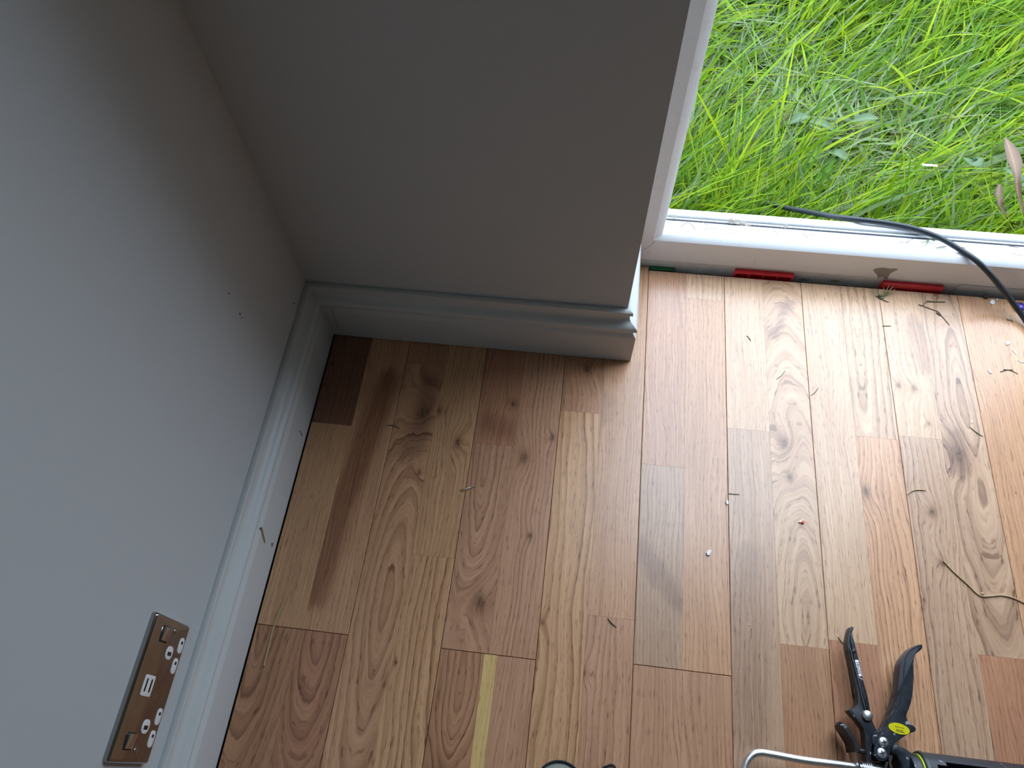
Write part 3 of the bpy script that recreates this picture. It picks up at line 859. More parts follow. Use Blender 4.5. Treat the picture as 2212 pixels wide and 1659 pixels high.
leaf('dock_leaf', [P(2160, 398, -0.01), P(2157, 420, -0.01), P(2163, 450, -0.02), P(2182, 478, -0.05), P(2190, 500, -0.10)],
     [0.004, 0.015, 0.011, 0.009, 0.007], M['deadleaf'], 'shorter curved brown dead leaf, left of the long one', 'leaf', g_)
leaf('dock_leaf', [P(2082, 340, -0.02), P(2094, 349, -0.005), P(2106, 352, 0.0), P(2122, 341, -0.01)],
     [0.004, 0.022, 0.026, 0.004], M['dockleaf'], 'folded grey green oval leaf among long grass', 'leaf', g_)
for (u, v, l, a, lb) in ((1726, 255, 0.05, 0.5, 'small dull green leaf lying left in the flattened patch'), (1777, 268, 0.052, 2.8, 'rounded green leaf in the middle of the flattened patch'),
                         (1870, 255, 0.055, 0.2, 'pale green leaf lying right in the flattened patch'), (1812, 333, 0.05, -0.6, 'lobed green leaf below the flattened patch'),
                         (2200, 385, 0.07, 2.2, 'broad blue green leaf behind the brown dead leaf')):
    c = P(u, v, -0.060); d_ = Vector((math.cos(a), math.sin(a), 0))
    leaf('dock_leaf', [c - d_ * l / 2 - Vector((0, 0, 0.008)), c, c + d_ * l / 2 - Vector((0, 0, 0.004))], [0.003, 0.020, 0.022, 0.003], M['dockleaf'], lb, 'leaf', g_)
c = P(2008, 358, -0.01)
o = box('paper_scrap', (c.x - 0.014, c.y - 0.0025, c.z), (c.x + 0.014, c.y + 0.0025, c.z + 0.002), M['chip'], None, 0.0006, 1)
tag(o, 'small white scrap lying in the grass', 'scrap')

# ------------------------------------------------------------------ cable over the threshold
cable_pts = [P(1520, 380, -0.11), P(1580, 408, -0.095), P(1640, 434, -0.060), P(1684, 446, -0.022), P(1730, 455, 0.015), P(1790, 466, 0.060), P(1850, 474, 0.082), P(1915, 482, 0.0835), P(1975, 494, 0.0832),
             P(2030, 514, 0.0828), P(2075, 540, 0.0825), P(2108, 562, 0.0815), P(2135, 588, 0.071), P(2160, 618, 0.050), P(2185, 650, 0.027), P(2214, 690, 0.010), P(2240, 735, 0.0048), P(2270, 800, 0.0048), P(2310, 900, 0.0048)]
cb = tube('power_cable', cable_pts, 0.0046, M['cablem'], None, 12, 8)
tag(cb, 'black rubber cable running from the grass over the threshold', 'cable')

# ------------------------------------------------------------------ double wall socket
SY0, SY1, SZ0, SZ1 = -0.6755, -0.5295, 0.1650, 0.2510
sock = empty('wall_socket', (0.0, (SY0 + SY1) / 2, SZ0), 'polished metal double socket with USB ports on pale wall', 'socket')
def plate(name, y0, y1, z0, z1, x0, x1, rad, bev, mat, parent):
    """rounded rectangle standing on the wall"""
    pts = []
    for cy, cz, a0 in ((y1 - rad, z1 - rad, 0), (y0 + rad, z1 - rad, 90), (y0 + rad, z0 + rad, 180), (y1 - rad, z0 + rad, 270)):
        for i in range(6):
            a = math.radians(a0 + 18 * i); pts.append((cy + rad * math.cos(a), cz + rad * math.sin(a)))
    bm = bmesh.new()
    f = bm.faces.new([bm.verts.new((x0, p[0], p[1])) for p in pts])
    r = bmesh.ops.extrude_face_region(bm, geom=[f])
    top = [g for g in r['geom'] if isinstance(g, bmesh.types.BMVert)]
    for v in top: v.co.x = x1
    if bev:
        es = [e for e in bm.edges if all(abs(v.co.x - x1) < 1e-7 for v in e.verts)]
        bmesh.ops.bevel(bm, geom=es, offset=bev, segments=3, profile=0.5, affect='EDGES')
    return autosmooth(obj_bm(name, bm, mat, parent), 40)
fp = plate('face_plate', SY0, SY1, SZ0, SZ1, 0.0002, 0.0070, 0.004, 0.0034, M['nickel'], sock)
XF = 0.0070
for y_, z_ in ((-0.5480, 0.2215), (-0.6548, 0.2235)):
    sw = plate('rocker_switch', y_ - 0.0085, y_ + 0.0085, z_ - 0.0085, z_ + 0.0085, XF - 0.001, XF + 0.0008, 0.0012, 0.0004, M['slot'], sock)
    bm = bmesh.new(); bm_box(bm, (XF, y_ - 0.0072, z_ - 0.0072), (XF + 0.0030, y_ + 0.0072, z_ + 0.0072), 0.0010, 2)
    for v in bm.verts:
        if v.co.x > XF + 0.0015: v.co.x += (v.co.y - y_) * 0.12
    autosmooth(obj_bm('rocker', bm, M['chrome'], sw))
for y_, z_ in ((-0.5417, 0.2000), (-0.6630, 0.2040)):
    s_ = lathe('fixing_screw', [(0.0036, -0.001), (0.0036, 0.0002), (0.0030, 0.0008), (0.0, 0.0009)], (XF, y_, z_), (1, 0, 0), M['nickel'], sock, 16)
    box('screw_slot', (XF + 0.0006, y_ - 0.0028, z_ - 0.0004), (XF + 0.0010, y_ + 0.0028, z_ + 0.0004), M['slot'], s_)
def pin_hole(y_, z_, wy, wz, sy, sz, oy=0.0):
    p_ = plate('pin_insert', y_ - wy, y_ + wy, z_ - wz, z_ + wz, XF - 0.001, XF + 0.0006, min(wy, wz) * 0.8, 0.0003, M['white_pl'], sock)
    box('pin_slot', (XF + 0.0003, y_ - sy + oy, z_ - sz), (XF + 0.0008, y_ + sy + oy, z_ + sz), M['slot'], p_)
    return p_
for dy in (0.0, -0.0752):
    pin_hole(-0.5532 + dy, 0.1762, 0.0085, 0.0056, 0.0016, 0.0022, 0.003)
    pin_hole(-0.5755 + dy, 0.1766, 0.0085, 0.0056, 0.0016, 0.0022, 0.003)
    pin_hole(-0.5643 + dy, 0.1985, 0.0070, 0.0078, 0.0020, 0.0044, -0.001)
ub = plate('usb_insert', -0.6115, -0.5905, 0.2115, 0.2335, XF - 0.001, XF + 0.0007, 0.0022, 0.0003, M['white_pl'], sock)
for z_ in (0.2280, 0.2178):
    box('usb_port', (XF + 0.0003, -0.6072, z_ - 0.0016), (XF + 0.0009, -0.5942, z_ + 0.0016), M['slot'], ub)

# ------------------------------------------------------------------ caulking gun
AXY, AXZ = -0.5815, 0.0285
gun = empty('caulking_gun', (0.86, AXY, 0.0), 'black metal caulking gun lying on its side on the oak floor', 'caulking gun')
def CA(x, y, z): return P(1780 + x / 9.217, 1340 + y / 9.217, z)
def CB(x, y, z): return P(1780 + x / 9.617, 1500 + y / 9.617, z)
ZT = 0.033
trig = [CA(545, 118, ZT), CA(585, 125, ZT), CA(600, 150, ZT), CA(578, 210, ZT), CA(552, 255, ZT), CA(590, 390, ZT), CA(630, 545, ZT), CA(690, 770, ZT), CA(760, 1110, ZT),
        CB(900, 0, ZT), CB(970, 340, ZT), CB(1010, 540, ZT), CB(1060, 660, ZT), CB(1130, 790, ZT), CB(1110, 900, ZT), CB(1010, 1000, ZT), CB(985, 1200, ZT), CB(990, 1529, ZT), CB(990, 1640, ZT),
        CB(905, 1640, ZT), CB(895, 1450, ZT), CB(885, 1200, ZT), CB(868, 900, ZT), CB(850, 740, ZT), CB(790, 640, ZT), CB(690, 510, ZT), CB(570, 390, ZT), CB(520, 330, ZT), CB(530, 318, ZT), CB(610, 300, ZT),
        CB(690, 250, ZT), CB(715, 170, ZT), CB(705, 0, ZT), CA(690, 1550, ZT), CA(600, 1130, ZT), CA(530, 760, ZT), CA(475, 520, ZT), CA(475, 420, ZT), CA(495, 280, ZT), CA(520, 180, ZT)]
tr = prism('trigger', trig, 0.0165, ZT - 0.0015, M['gun'], gun, 0.0022, 3, 1)
ribo = [CA(552, 262, ZT), CA(590, 390, ZT), CA(628, 545, ZT), CA(688, 770, ZT), CA(757, 1110, ZT), CB(895, 0, ZT), CB(960, 320, ZT), CB(870, 320, ZT), CB(805, 0, ZT), CA(745, 1380, ZT), CA(640, 960, ZT), CA(560, 560, ZT), CA(520, 420, ZT), CA(528, 320, ZT)]
prism('trigger_rib', ribo, ZT - 0.003, ZT + 0.0006, M['gun'], tr, 0.0008, 2, 1)
tube('spring_wire', [CA(528, 550, ZT + 0.0008), CA(575, 760, ZT + 0.0008), CA(640, 1010, ZT + 0.0008), CA(740, 1400, ZT + 0.0008), CB(790, 20, ZT + 0.0008), CB(870, 320, ZT + 0.0008)], 0.0009, M['chrome'], tr, 8, 4)
lathe('button', [(0.0027, 0.0), (0.0027, 0.0004), (0.0022, 0.0006), (0.0, 0.0006)], CA(602, 612, ZT + 0.0004), (0, 0, 1), M['gun'], tr, 16)
lathe('rivet', [(0.0064, -0.002), (0.0064, 0.0010), (0.0058, 0.0024), (0.0045, 0.0036), (0.0025, 0.0043), (0.0, 0.0045)], CB(900, 440, ZT), (0, 0, 1), M['zinc'], tr, 24)
# stock number label along the trigger
lc = [CA(612, 790, ZT + 0.0007), CA(680, 786, ZT + 0.0007), CA(752, 1110, ZT + 0.0007), CA(690, 1116, ZT + 0.0007)]
lb_ = decal('stock_label', lc, (0, 0, 1), M['paper'], tr, 0.0003)
def text_mesh(name, body, size, origin, ux, uy, mat, parent, bold=0.0):
    """flat lettering; ux = reading direction, uy = up direction of the letters"""
    cu = bpy.data.curves.new(name, 'FONT'); cu.body = body; cu.size = size
    cu.align_x = 'CENTER'; cu.align_y = 'CENTER'; cu.offset = bold; cu.resolution_u = 3
    to = bpy.data.objects.new(name, cu); COL.objects.link(to)
    bpy.context.view_layer.update()
    me = bpy.data.meshes.new_from_object(to.evaluated_get(bpy.context.evaluated_depsgraph_get()))
    ux = Vector(ux).normalized(); uy = Vector(uy).normalized()
    V = [Vector(origin) + ux * v.co.x + uy * v.co.y for v in me.vertices]
    Fc = [tuple(p.vertices) for p in me.polygons]
    bpy.data.objects.remove(to); bpy.data.meshes.remove(me)
    return obj(name, V, Fc, mat, parent)
lmid = (lc[0] + lc[1] + lc[2] + lc[3]) / 4 + Vector((0, 0, 0.00045))
ux = ((lc[0] + lc[1]) / 2 - (lc[2] + lc[3]) / 2).normalized(); uy = Vector((-ux.y, ux.x, 0))
text_mesh('label_number', '337161', 0.0051, lmid, ux, uy, M['ink'], lb_, 0.0001)
# fixed grip
ZH = 0.036
grip = [CA(1925, 478, ZH), CA(1955, 488, ZH), CA(1962, 535, ZH), CA(1930, 590, ZH), CA(1830, 660, ZH), CA(1792, 740, ZH), CA(1780, 850, ZH), CA(1785, 1050, ZH), CA(1775, 1300, ZH), CB(1840, 0, ZH),
        CB(1800, 200, ZH), CB(1740, 350, ZH), CB(1700, 440, ZH), CB(1730, 540, ZH), CB(1800, 620, ZH), CB(1880, 668, ZH), CB(1912, 720, ZH), CB(1890, 775, ZH), CB(1780, 805, ZH), CB(1650, 880, ZH), CB(1500, 985, ZH),
        CB(1430, 1060, ZH), CB(1380, 1160, ZH), CB(1350, 1270, ZH), CB(1290, 1375, ZH), CB(1180, 1395, ZH), CB(1085, 1335, ZH), CB(1038, 1230, ZH), CB(1045, 1110, ZH), CB(1100, 950, ZH), CB(1180, 790, ZH), CB(1255, 690, ZH),
        CB(1350, 490, ZH), CB(1440, 250, ZH), CB(1510, 0, ZH), CA(1400, 1659, ZH), CA(1475, 1350, ZH), CA(1505, 950, ZH), CA(1535, 820, ZH), CA(1625, 680, ZH), CA(1725, 570, ZH), CA(1840, 495, ZH)]
gr = prism('grip', grip, 0.0185, ZH, M['gun'], gun, 0.0048, 4, 1)
se = [CA(1930, 500, ZH), CA(1740, 590, ZH), CA(1640, 720, ZH), CA(1610, 830, ZH), CA(1590, 1000, ZH), CA(1580, 1250, ZH), CA(1500, 1659, ZH), CB(1480, 300, ZH), CB(1340, 560, ZH), CB(1200, 800, ZH)]
tube('moulding_seam', [q + Vector((0, 0, -0.0008)) for q in se], 0.0012, M['gun'], gr, 6, 5)
# oval sticker with two worn lines of print
sc_ = CB(1555, 712, ZH); V, Fc = [], []
e0 = CB(1335, 650, ZH); e1 = CB(1778, 760, ZH)
ex = (e1 - e0) * 0.5; ey = Vector((-ex.y, ex.x, 0)).normalized() * 0.0062
Vt = [sc_ + Vector((0, 0, 0.0003)) + ex * math.cos(2 * math.pi * i / 32) + ey * math.sin(2 * math.pi * i / 32) for i in range(32)]
st = decal('oval_sticker', Vt, (0, 0, 1), M['yellow'], gr, 0.0005)
exn = ex.normalized(); eyn = ey.normalized()
for row, (off, n_, hh, mat) in enumerate(((-0.0032, 9, 0.0011, 'ink2'), (-0.0015, 7, 0.0008, 'ink2'), (0.0016, 11, 0.0007, 'ink2'))):
    for i in range(n_):
        w_ = 0.0100 if row == 0 else (0.0085 if row == 1 else 0.012)
        cx_ = -w_ / 2 + w_ * (i + 0.5) / n_ + 0.0003
        c = sc_ + exn * (cx_ + (0.001 if row == 0 else 0.0)) + eyn * off + Vector((0, 0, 0.00082))
        ww = w_ / n_ * random.uniform(0.30, 0.42); h2 = hh * random.uniform(0.7, 1.0)
        decal('print_mark', [c - exn * ww - eyn * h2, c + exn * ww - eyn * h2 * 0.8, c + exn * ww * 0.8 + eyn * h2, c - exn * ww * 0.9 + eyn * h2 * 0.7], (0, 0, 1), M[mat], st, 0.00015)
for bxx, byy in ((1235, 995), (1197, 1220)):
    c = CB(bxx, byy, ZH)
    s_ = lathe('screw', [(0.0060, -0.001), (0.0060, 0.0006), (0.0052, 0.0016), (0.0030, 0.0023), (0.0, 0.0025)], c, (0, 0, 1), M['zinc'], gr, 24)
    a0 = random.uniform(0.1, 0.5)
    for a in (a0, a0 + math.pi / 2):
        d_ = Vector((math.cos(a), math.sin(a), 0)); n_ = Vector((-d_.y, d_.x, 0))
        decal('cross_slot', [c + Vector((0, 0, 0.0021)) + d_ * sx * 0.0030 + n_ * sy * 0.0006 for sx, sy in ((-1, -1), (1, -1), (1, 1), (-1, 1))], (0, 0, 1), M['slot'], s_, 0.0005)
lathe('pivot_boss', [(0.0115, 0.0), (0.0115, 0.018), (0.0100, 0.0195), (0.0, 0.0195)], CB(1150, 960, 0.030) + Vector((0, 0, -0.017)), (0, 0, 1), M['gun'], gun, 28)
# thumb release
def wall_strip(name, pts, th, z0f, z1f, mat, parent):
    """bent strip standing on edge; z0f, z1f give its lower and upper edge along its length"""
    c = catmull(pts, 6); m_ = len(c); V, Fc = [], []
    for i, p in enumerate(c):
        t = (c[min(i + 1, m_ - 1)] - c[max(i - 1, 0)]); t.z = 0; t.normalize(); s_ = Vector((-t.y, t.x, 0)) * th / 2
        u = i / (m_ - 1)
        for q, z in ((-1, z0f(u)), (1, z0f(u)), (1, z1f(u)), (-1, z1f(u))):
            V.append(Vector((p.x, p.y, z)) + s_ * q)
    for i in range(m_ - 1):
        for q in range(4):
            q2 = (q + 1) % 4
            Fc.append((i * 4 + q, i * 4 + q2, (i + 1) * 4 + q2, (i + 1) * 4 + q))
    Fc += [(0, 1, 2, 3), tuple(4 * (m_ - 1) + q for q in (3, 2, 1, 0))]
    o = obj(name, V, Fc, mat, parent)
    bm = bmesh.new(); bm.from_mesh(o.data); bmesh.ops.recalc_face_normals(bm, faces=bm.faces[:]); bm.to_mesh(o.data); bm.free()
    return autosmooth(o, 50)
zl = lambda u: 0.0265 - 0.0175 * min(1.0, math.sqrt(min(1, u * 3.5 + 0.02)))
zh = lambda u: 0.0285 + 0.0115 * min(1.0, math.sqrt(min(1, u * 3.5 + 0.02)))
wall_strip('thumb_release', [CB(330, 590, 0.037), CB(430, 660, 0.039), CB(560, 850, 0.039), CB(645, 1010, 0.038), CB(680, 1200, 0.038)], 0.0042, zl, zh, M['gun'], gun)
wall_strip('catch_plate', [CB(670, 1190, 0.038), CB(705, 1380, 0.038), CB(745, 1529, 0.038), CB(790, 1800, 0.038)], 0.0020, lambda u: 0.014, lambda u: 0.039, M['chrome'], gun)
box('cross_pin', (CB(740, 1170, 0.03).x, CB(800, 1180, 0.03).y - 0.0025, 0.020), (CB(900, 1170, 0.03).x, CB(800, 1180, 0.03).y + 0.0025, 0.030), M['gun'], gun, 0.001)
# plunger rod with its hooked end
xh = P(1641, 1625, AXZ)
rod = [Vector((1.10, AXY, AXZ)), Vector((0.98, AXY, AXZ)), Vector((0.88, AXY, AXZ)), P(1840, 1655, AXZ), P(1739, 1642.5, AXZ), P(1668, 1629.5, AXZ), P(1641, 1626, AXZ), P(1625, 1631, AXZ), P(1613, 1645, AXZ), P(1608, 1662, AXZ), P(1606, 1685, AXZ), P(1606, 1710, AXZ)]
tube('plunger_rod', rod, 0.0044, M['zinc'], gun, 14, 6)
hx0 = CB(770, 1480, AXZ).x; hel = []
for i in range(60):
    a = 2 * math.pi * i / 12
    hel.append(Vector((hx0 + 0.012 * i / 59, AXY + 0.0082 * math.cos(a), AXZ + 0.0082 * math.sin(a))))
tube('return_spring', hel, 0.0008, M['chrome'], gun, 6, 0)
# body bracket, catches, collar, cradle
br = [CB(1400, 1060, 0.035), CB(1470, 1030, 0.035), CB(1640, 1115, 0.035), CB(1830, 1245, 0.035), CB(1905, 1265, 0.035), CB(1930, 1500, 0.035), CB(1960, 1760, 0.035), CB(1640, 1760, 0.035), CB(1580, 1480, 0.035), CB(1530, 1370, 0.035), CB(1495, 1280, 0.035), CB(1450, 1225, 0.035), CB(1370, 1195, 0.035)]
prism('body_bracket', br, 0.012, 0.040, M['gun'], gun, 0.002, 2, 1)
box('body_block', (CB(880, 1500, 0.03).x, AXY - 0.018, 0.010), (CB(1340, 1500, 0.03).x, CB(1100, 1420, 0.03).y, 0.026), M['gun'], gun, 0.002)
wall_strip('drive_plate', [CB(1385, 1270, 0.038), CB(1350, 1420, 0.038), CB(1370, 1529, 0.038), CB(1390, 1750, 0.038)], 0.0026, lambda u: 0.012, lambda u: 0.041, M['chrome'], gun)
wall_strip('drive_plate', [CB(1300, 1400, 0.038), CB(1275, 1529, 0.038), CB(1290, 1750, 0.038)], 0.0026, lambda u: 0.012, lambda u: 0.040, M['chrome'], gun)
xc = P(1968, 1634, 0.045).x
lathe('collar', [(0.020, 0.0), (0.0235, 0.001), (0.0238, 0.010), (0.022, 0.011)], (xc, AXY, AXZ), (1, 0, 0), M['gun'], gun, 36)
lathe('lime_ring', [(0.022, 0.0), (0.0252, 0.0002), (0.0252, 0.0022), (0.022, 0.0024)], (xc + 0.0108, AXY, AXZ), (1, 0, 0), M['lime'], gun, 36)
lathe('flange', [(0.020, 0.0), (0.0272, 0.0003), (0.0282, 0.0015), (0.0282, 0.0052), (0.0270, 0.006)], (xc + 0.0130, AXY, AXZ), (1, 0, 0), M['gun'], gun, 36)
# open cradle: a sleeve with long windows cut in it
NU, NA = 56, 36; x0c = xc + 0.0185; Lc = 0.215; Rc = 0.0278
bm = bmesh.new(); grid = {}
for i in range(NU + 1):
    for j in range(NA):
        a = 2 * math.pi * j / NA
        grid[i, j] = bm.verts.new((x0c + Lc * i / NU, AXY + Rc * math.sin(a), AXZ + Rc * math.cos(a)))
def window(i, j):
    # top window (angles around vertical), full underside cut
    u = i / NU; jj = (j + 0.5) / NA * 360
    top = (jj < 42 or jj > 318)
    if top and (0.035 < u < 0.46 or 0.54 < u < 0.96):
        m0, m1 = (0.035, 0.46) if u < 0.5 else (0.54, 0.96)
        edge = min(u - m0, m1 - u) * Lc
        ang = jj if jj < 180 else 360 - jj
        return ang < 42 if edge > 0.008 else ang < 28
    if 150 < jj < 210 and 0.035 < u < 0.96: return True
    return False
for i in range(NU):
    for j in range(NA):
        if window(i, j): continue
        bm.faces.new((grid[i, j], grid[i + 1, j], grid[i + 1, (j + 1) % NA], grid[i, (j + 1) % NA]))
loose = [v for v in bm.verts if not v.link_faces]
bmesh.ops.delete(bm, geom=loose, context='VERTS')
bmesh.ops.recalc_face_normals(bm, faces=bm.faces[:])
bmesh.ops.solidify(bm, geom=bm.faces[:], thickness=0.0018)
autosmooth(obj_bm('cradle', bm, M['gun'], gun), 40)
lathe('cradle_cap', [(0.012, 0.0), (0.0282, 0.0), (0.0282, 0.004), (0.012, 0.004)], (x0c + Lc - 0.001, AXY, AXZ), (1, 0, 0), M['gun'], gun, 36)

# ------------------------------------------------------------------ things at the near edge of the picture
c = P(1208, 1704, 0.004)
cap = empty('round_cap', (c.x, c.y, 0.0), 'black rimmed round cap with grey inside at the bottom edge', 'cap')
lathe('rim', [(0.0290, 0.0), (0.0320, 0.0005), (0.0322, 0.008), (0.0312, 0.0092), (0.0300, 0.0090), (0.0292, 0.0050), (0.0290, 0.0)], (c.x, c.y, 0.0002), (0, 0, 1), M['cablem'], cap, 40)
lathe('disc', [(0.0293, 0.0), (0.0293, 0.0052), (0.0270, 0.0060), (0.0, 0.0062)], (c.x, c.y, 0.0004), (0, 0, 1), plain('grey_green_disc', (0.30, 0.32, 0.27), 0.4, var=0.1), cap, 40)
lp = tube('cord_loop', [P(1288, 1690, 0.0015), P(1300, 1662, 0.0015), P(1311, 1655, 0.0015), P(1321, 1652, 0.0018), P(1327, 1655, 0.0020), P(1328, 1664, 0.0018), P(1322, 1690, 0.0015)], 0.0013, M['cablem'], None, 8, 6)
tag(lp, 'thin black cord loop at the bottom edge beside the round cap', 'cord')

# ------------------------------------------------------------------ debris on the floor
def bit(name, pts, r, mat, label, cat, group=None, z=None, taper=True):
    r = r * (0.72 if mat != 'straw' else 0.9)
    z = r * 1.0 + 0.0001 if z is None else z
    q = [P(p[0], p[1], p[2] if len(p) > 2 else z) for p in pts]
    o = tube(name, q, r, M[mat], None, 6, 5, (lambda t: 0.45 + 0.55 * math.sin(math.pi * min(1, max(0, 0.08 + t * 0.84)))) if taper else None)
    return tag(o, label, cat, group)
gN = 'dry needles and stems on the floor'
bit('pine_needle', [(1613, 725), (1618, 730), (1622, 736)], 0.0009, 'needle', 'tiny dark needle on the palest boards near the threshold', 'needle', gN)
bit('pine_needle', [(1677, 819), (1688, 811), (1696, 800)], 0.0008, 'needle_g', 'curved grey needle on the pale smoke-stained strip', 'needle', gN)
bit('pine_needle', [(1752, 854), (1761, 847), (1768, 837)], 0.0008, 'needle', 'curved dark needle resting against a board seam, right of the grey one', 'needle', gN)
bit('pine_needle', [(1906, 704), (1915, 704), (1925, 704)], 0.0008, 'needle', 'short straight dark needle lying across a seam below the green sprig', 'needle', gN)
bit('pine_needle', [(1573, 1066), (1584, 1067), (1598, 1068)], 0.0009, 'needle_g', 'pale green needle by the seam above a white crumb', 'needle', gN)
bit('pine_needle', [(1959, 1069), (1968, 1062), (1980, 1058), (2000, 1059)], 0.0011, 'straw', 'arched pale stem lying right of the dark knot', 'stem', gN)
bit('pine_needle', [(2095, 922), (2108, 933), (2124, 943)], 0.0010, 'needle_g', 'grey green needle lying beside the large oval knot', 'needle', gN)
bit('pine_needle', [(1810, 1375), (1815, 1382), (1822, 1391)], 0.0010, 'needle_g', 'green needle poking out beside the gun trigger tip', 'needle', gN)
bit('pine_needle', [(835, 919), (848, 919), (864, 925)], 0.0009, 'needle', 'brown needle across the seam in the dark corner', 'needle', gN)
bit('twig', [(1313, 1335), (1320, 1345), (1332, 1355)], 0.0012, 'needle', 'short dark folded twig at a strip joint in the floor centre', 'twig', gN)
bit('twig', [(1891, 639), (1903, 646), (1920, 653)], 0.0011, 'needle', 'dark twig lying under the green sprig', 'twig', gN)
tw = empty('twig', P(2018, 678, 0), 'long kinked dark twig below the second red packer', 'twig', gN)
def part_bit(name, pts, r, mat, parent, z=None):
    r = r * 0.68
    z = r + 0.0001 if z is None else z
    return tube(name, [P(p[0], p[1], p[2] if len(p) > 2 else z) for p in pts], r, M[mat], parent, 6, 4, lambda t: 1.0 - 0.35 * t)
part_bit('stem', [(1985, 658), (2002, 664), (2018, 670)], 0.0012, 'needle', tw)
part_bit('stem', [(2018, 670), (2026, 673), (2034, 682), (2051, 702)], 0.0011, 'needle', tw)
part_bit('side_shoot', [(2022, 675), (2028, 679), (2033, 682)], 0.0015, 'needle', tw)
tw2 = empty('twig', P(2020, 653, 0), 'straight dark twig just in front of the second red packer', 'twig', gN)
part_bit('stem', [(2041, 652), (2022, 652), (2005, 652), (1997, 655), (1994, 659)], 0.0012, 'needle', tw2)
part_bit('side_shoot', [(1999, 649), (2008, 650), (2020, 651)], 0.0009, 'needle_g', tw2)
tw3 = empty('twig', P(2180, 801, 0), 'forked brown twig near the right edge below white flakes', 'twig', gN)
part_bit('stem', [(2161, 803), (2172, 800), (2188, 798)], 0.0010, 'needle', tw3)
part_bit('stem', [(2168, 798), (2184, 800), (2199, 808)], 0.0010, 'needle', tw3)
fr_ = empty('plant_frond', P(2181, 692, 0), 'tiny dark frond on the floor near the cable', 'frond', gN)
part_bit('stem', [(2174, 690), (2181, 692), (2188, 695)], 0.0009, 'needle', fr_)
for i in range(4): part_bit('leaflet', [(2177 + 3 * i, 692 + i), (2179 + 3 * i, 689 + i)], 0.0007, 'needle', fr_)
# conifer sprig
sp = empty('conifer_sprig', P(1908, 642, 0), 'small green conifer sprig against the second red packer', 'sprig')
for a, b, zt in (((1906, 643), (1921, 616), 0.012), ((1908, 641), (1930, 618), 0.010), ((1908, 640), (1934, 625), 0.008), ((1910, 637), (1909, 620), 0.010), ((1905, 643), (1892, 625), 0.007),
                 ((1904, 642), (1888, 628), 0.006), ((1906, 641), (1902, 632), 0.008), ((1912, 636), (1927, 622), 0.014), ((1903, 640), (1897, 634), 0.009)):
    tube('needle', [P(*a, 0.0015), P((a[0] + b[0]) / 2, (a[1] + b[1]) / 2, zt * 0.8), P(*b, zt)], 0.0010, M['needle_g'], sp, 6, 4, lambda t: 1.0 - 0.5 * t)
tube('stem', [P(1898, 638, 0.001), P(1904, 644, 0.0012), P(1910, 642, 0.0018)], 0.0013, M['needle_g'], sp, 6, 4)
# straws
ls = bit('straw', [(2038, 1211), (2060, 1235), (2090, 1262), (2108, 1280), (2122, 1288), (2145, 1287), (2165, 1286), (2190, 1292), (2214, 1303), (2240, 1312)], 0.0013, 'straw', 'long kinked straw stem lying at the right side of the floor', 'straw', gN, taper=False)
lathe('seed', [(0.0, 0.0), (0.0016, 0.0006), (0.0020, 0.0018), (0.0012, 0.0030), (0.0, 0.0034)], P(2121, 1283, 0.0004), (0, 0, 1), M['straw'], ls, 12)
bit('straw', [(612, 1300), (600, 1330), (590, 1358), (581, 1395), (570, 1438)], 0.0014, 'straw', 'thin tan straw lying beside the long skirting over a board end', 'straw', gN, taper=False)
gb = empty('grass_clipping', P(1010, 1055, 0), 'green and white grass clipping on the brown boards', 'clipping')
part_bit('blade', [(994, 1059, 0.001), (1006, 1056, 0.003), (1018, 1053, 0.002), (1027, 1051, 0.001)], 0.0011, 'needle_g', gb)
part_bit('pale_sheath', [(1003, 1058, 0.002), (1010, 1055, 0.004), (1017, 1053, 0.003)], 0.0014, 'chip', gb)
# paint chips
def chip(pts, h, mat, label, cat='paint chip', group='white chips on the floor', name='paint_chip'):
    o = prism(name, [P(u, v, h) for u, v in pts], 0.0001, h, M[mat], None, 0.0003, 1, 0)
    return tag(o, label, cat, group)
chip([(2138, 653), (2141, 648), (2145, 646), (2150, 651), (2149, 656), (2144, 658)], 0.0018, 'chip', 'largest white paint chip, just inside the threshold')
chip([(2152, 645), (2156, 644), (2157, 647), (2153, 648)], 0.0010, 'chip', 'small white chip right of the largest chip')
chip([(2173, 740), (2176, 736), (2182, 738), (2186, 740), (2180, 744), (2175, 745)], 0.0015, 'chip', 'ragged white chip below the dark frond')
chip([(2186, 755), (2189, 754), (2197, 764), (2196, 766)], 0.0010, 'chip', 'narrow white sliver below the ragged chip')
chip([(2199, 778), (2206, 780), (2216, 780), (2216, 783), (2206, 783)], 0.0010, 'chip', 'white sliver lying at the right picture edge')
chip([(2134, 799), (2137, 797), (2142, 802), (2143, 806), (2139, 806)], 0.0014, 'chip', 'small white oval chip left of the forked twig')
chip([(2100, 908), (2103, 907), (2101, 914), (2098, 913)], 0.0008, 'chip', 'pale flake at the upper end of the grey green needle')
chip([(1526, 1193), (1531, 1187), (1537, 1189), (1533, 1199), (1528, 1199)], 0.0030, 'chip', 'white plaster crumb lying in the middle of the floor')
chip([(1568, 1082), (1573, 1081), (1574, 1088), (1570, 1090)], 0.0025, 'chip', 'white crumb sitting in a seam below the green needle')
chip([(2202, 676), (2209, 674), (2212, 679), (2205, 681)], 0.0015, 'chip', 'white flake beside the purple wrapper')
rc = empty('paint_chip', P(1733, 1127, 0), 'orange and white paint chip in the middle of the pale boards', 'paint chip')
prism('orange_side', [P(u, v, 0.003) for u, v in ((1730, 1128), (1735, 1124), (1739, 1127), (1737, 1131))], 0.0001, 0.003, M['chip_red'], rc, 0.0003, 1, 0)
prism('white_side', [P(u, v, 0.003) for u, v in ((1726, 1127), (1733, 1121), (1735, 1123), (1729, 1129))], 0.0001, 0.0026, M['chip'], rc, 0.0003, 1, 0)
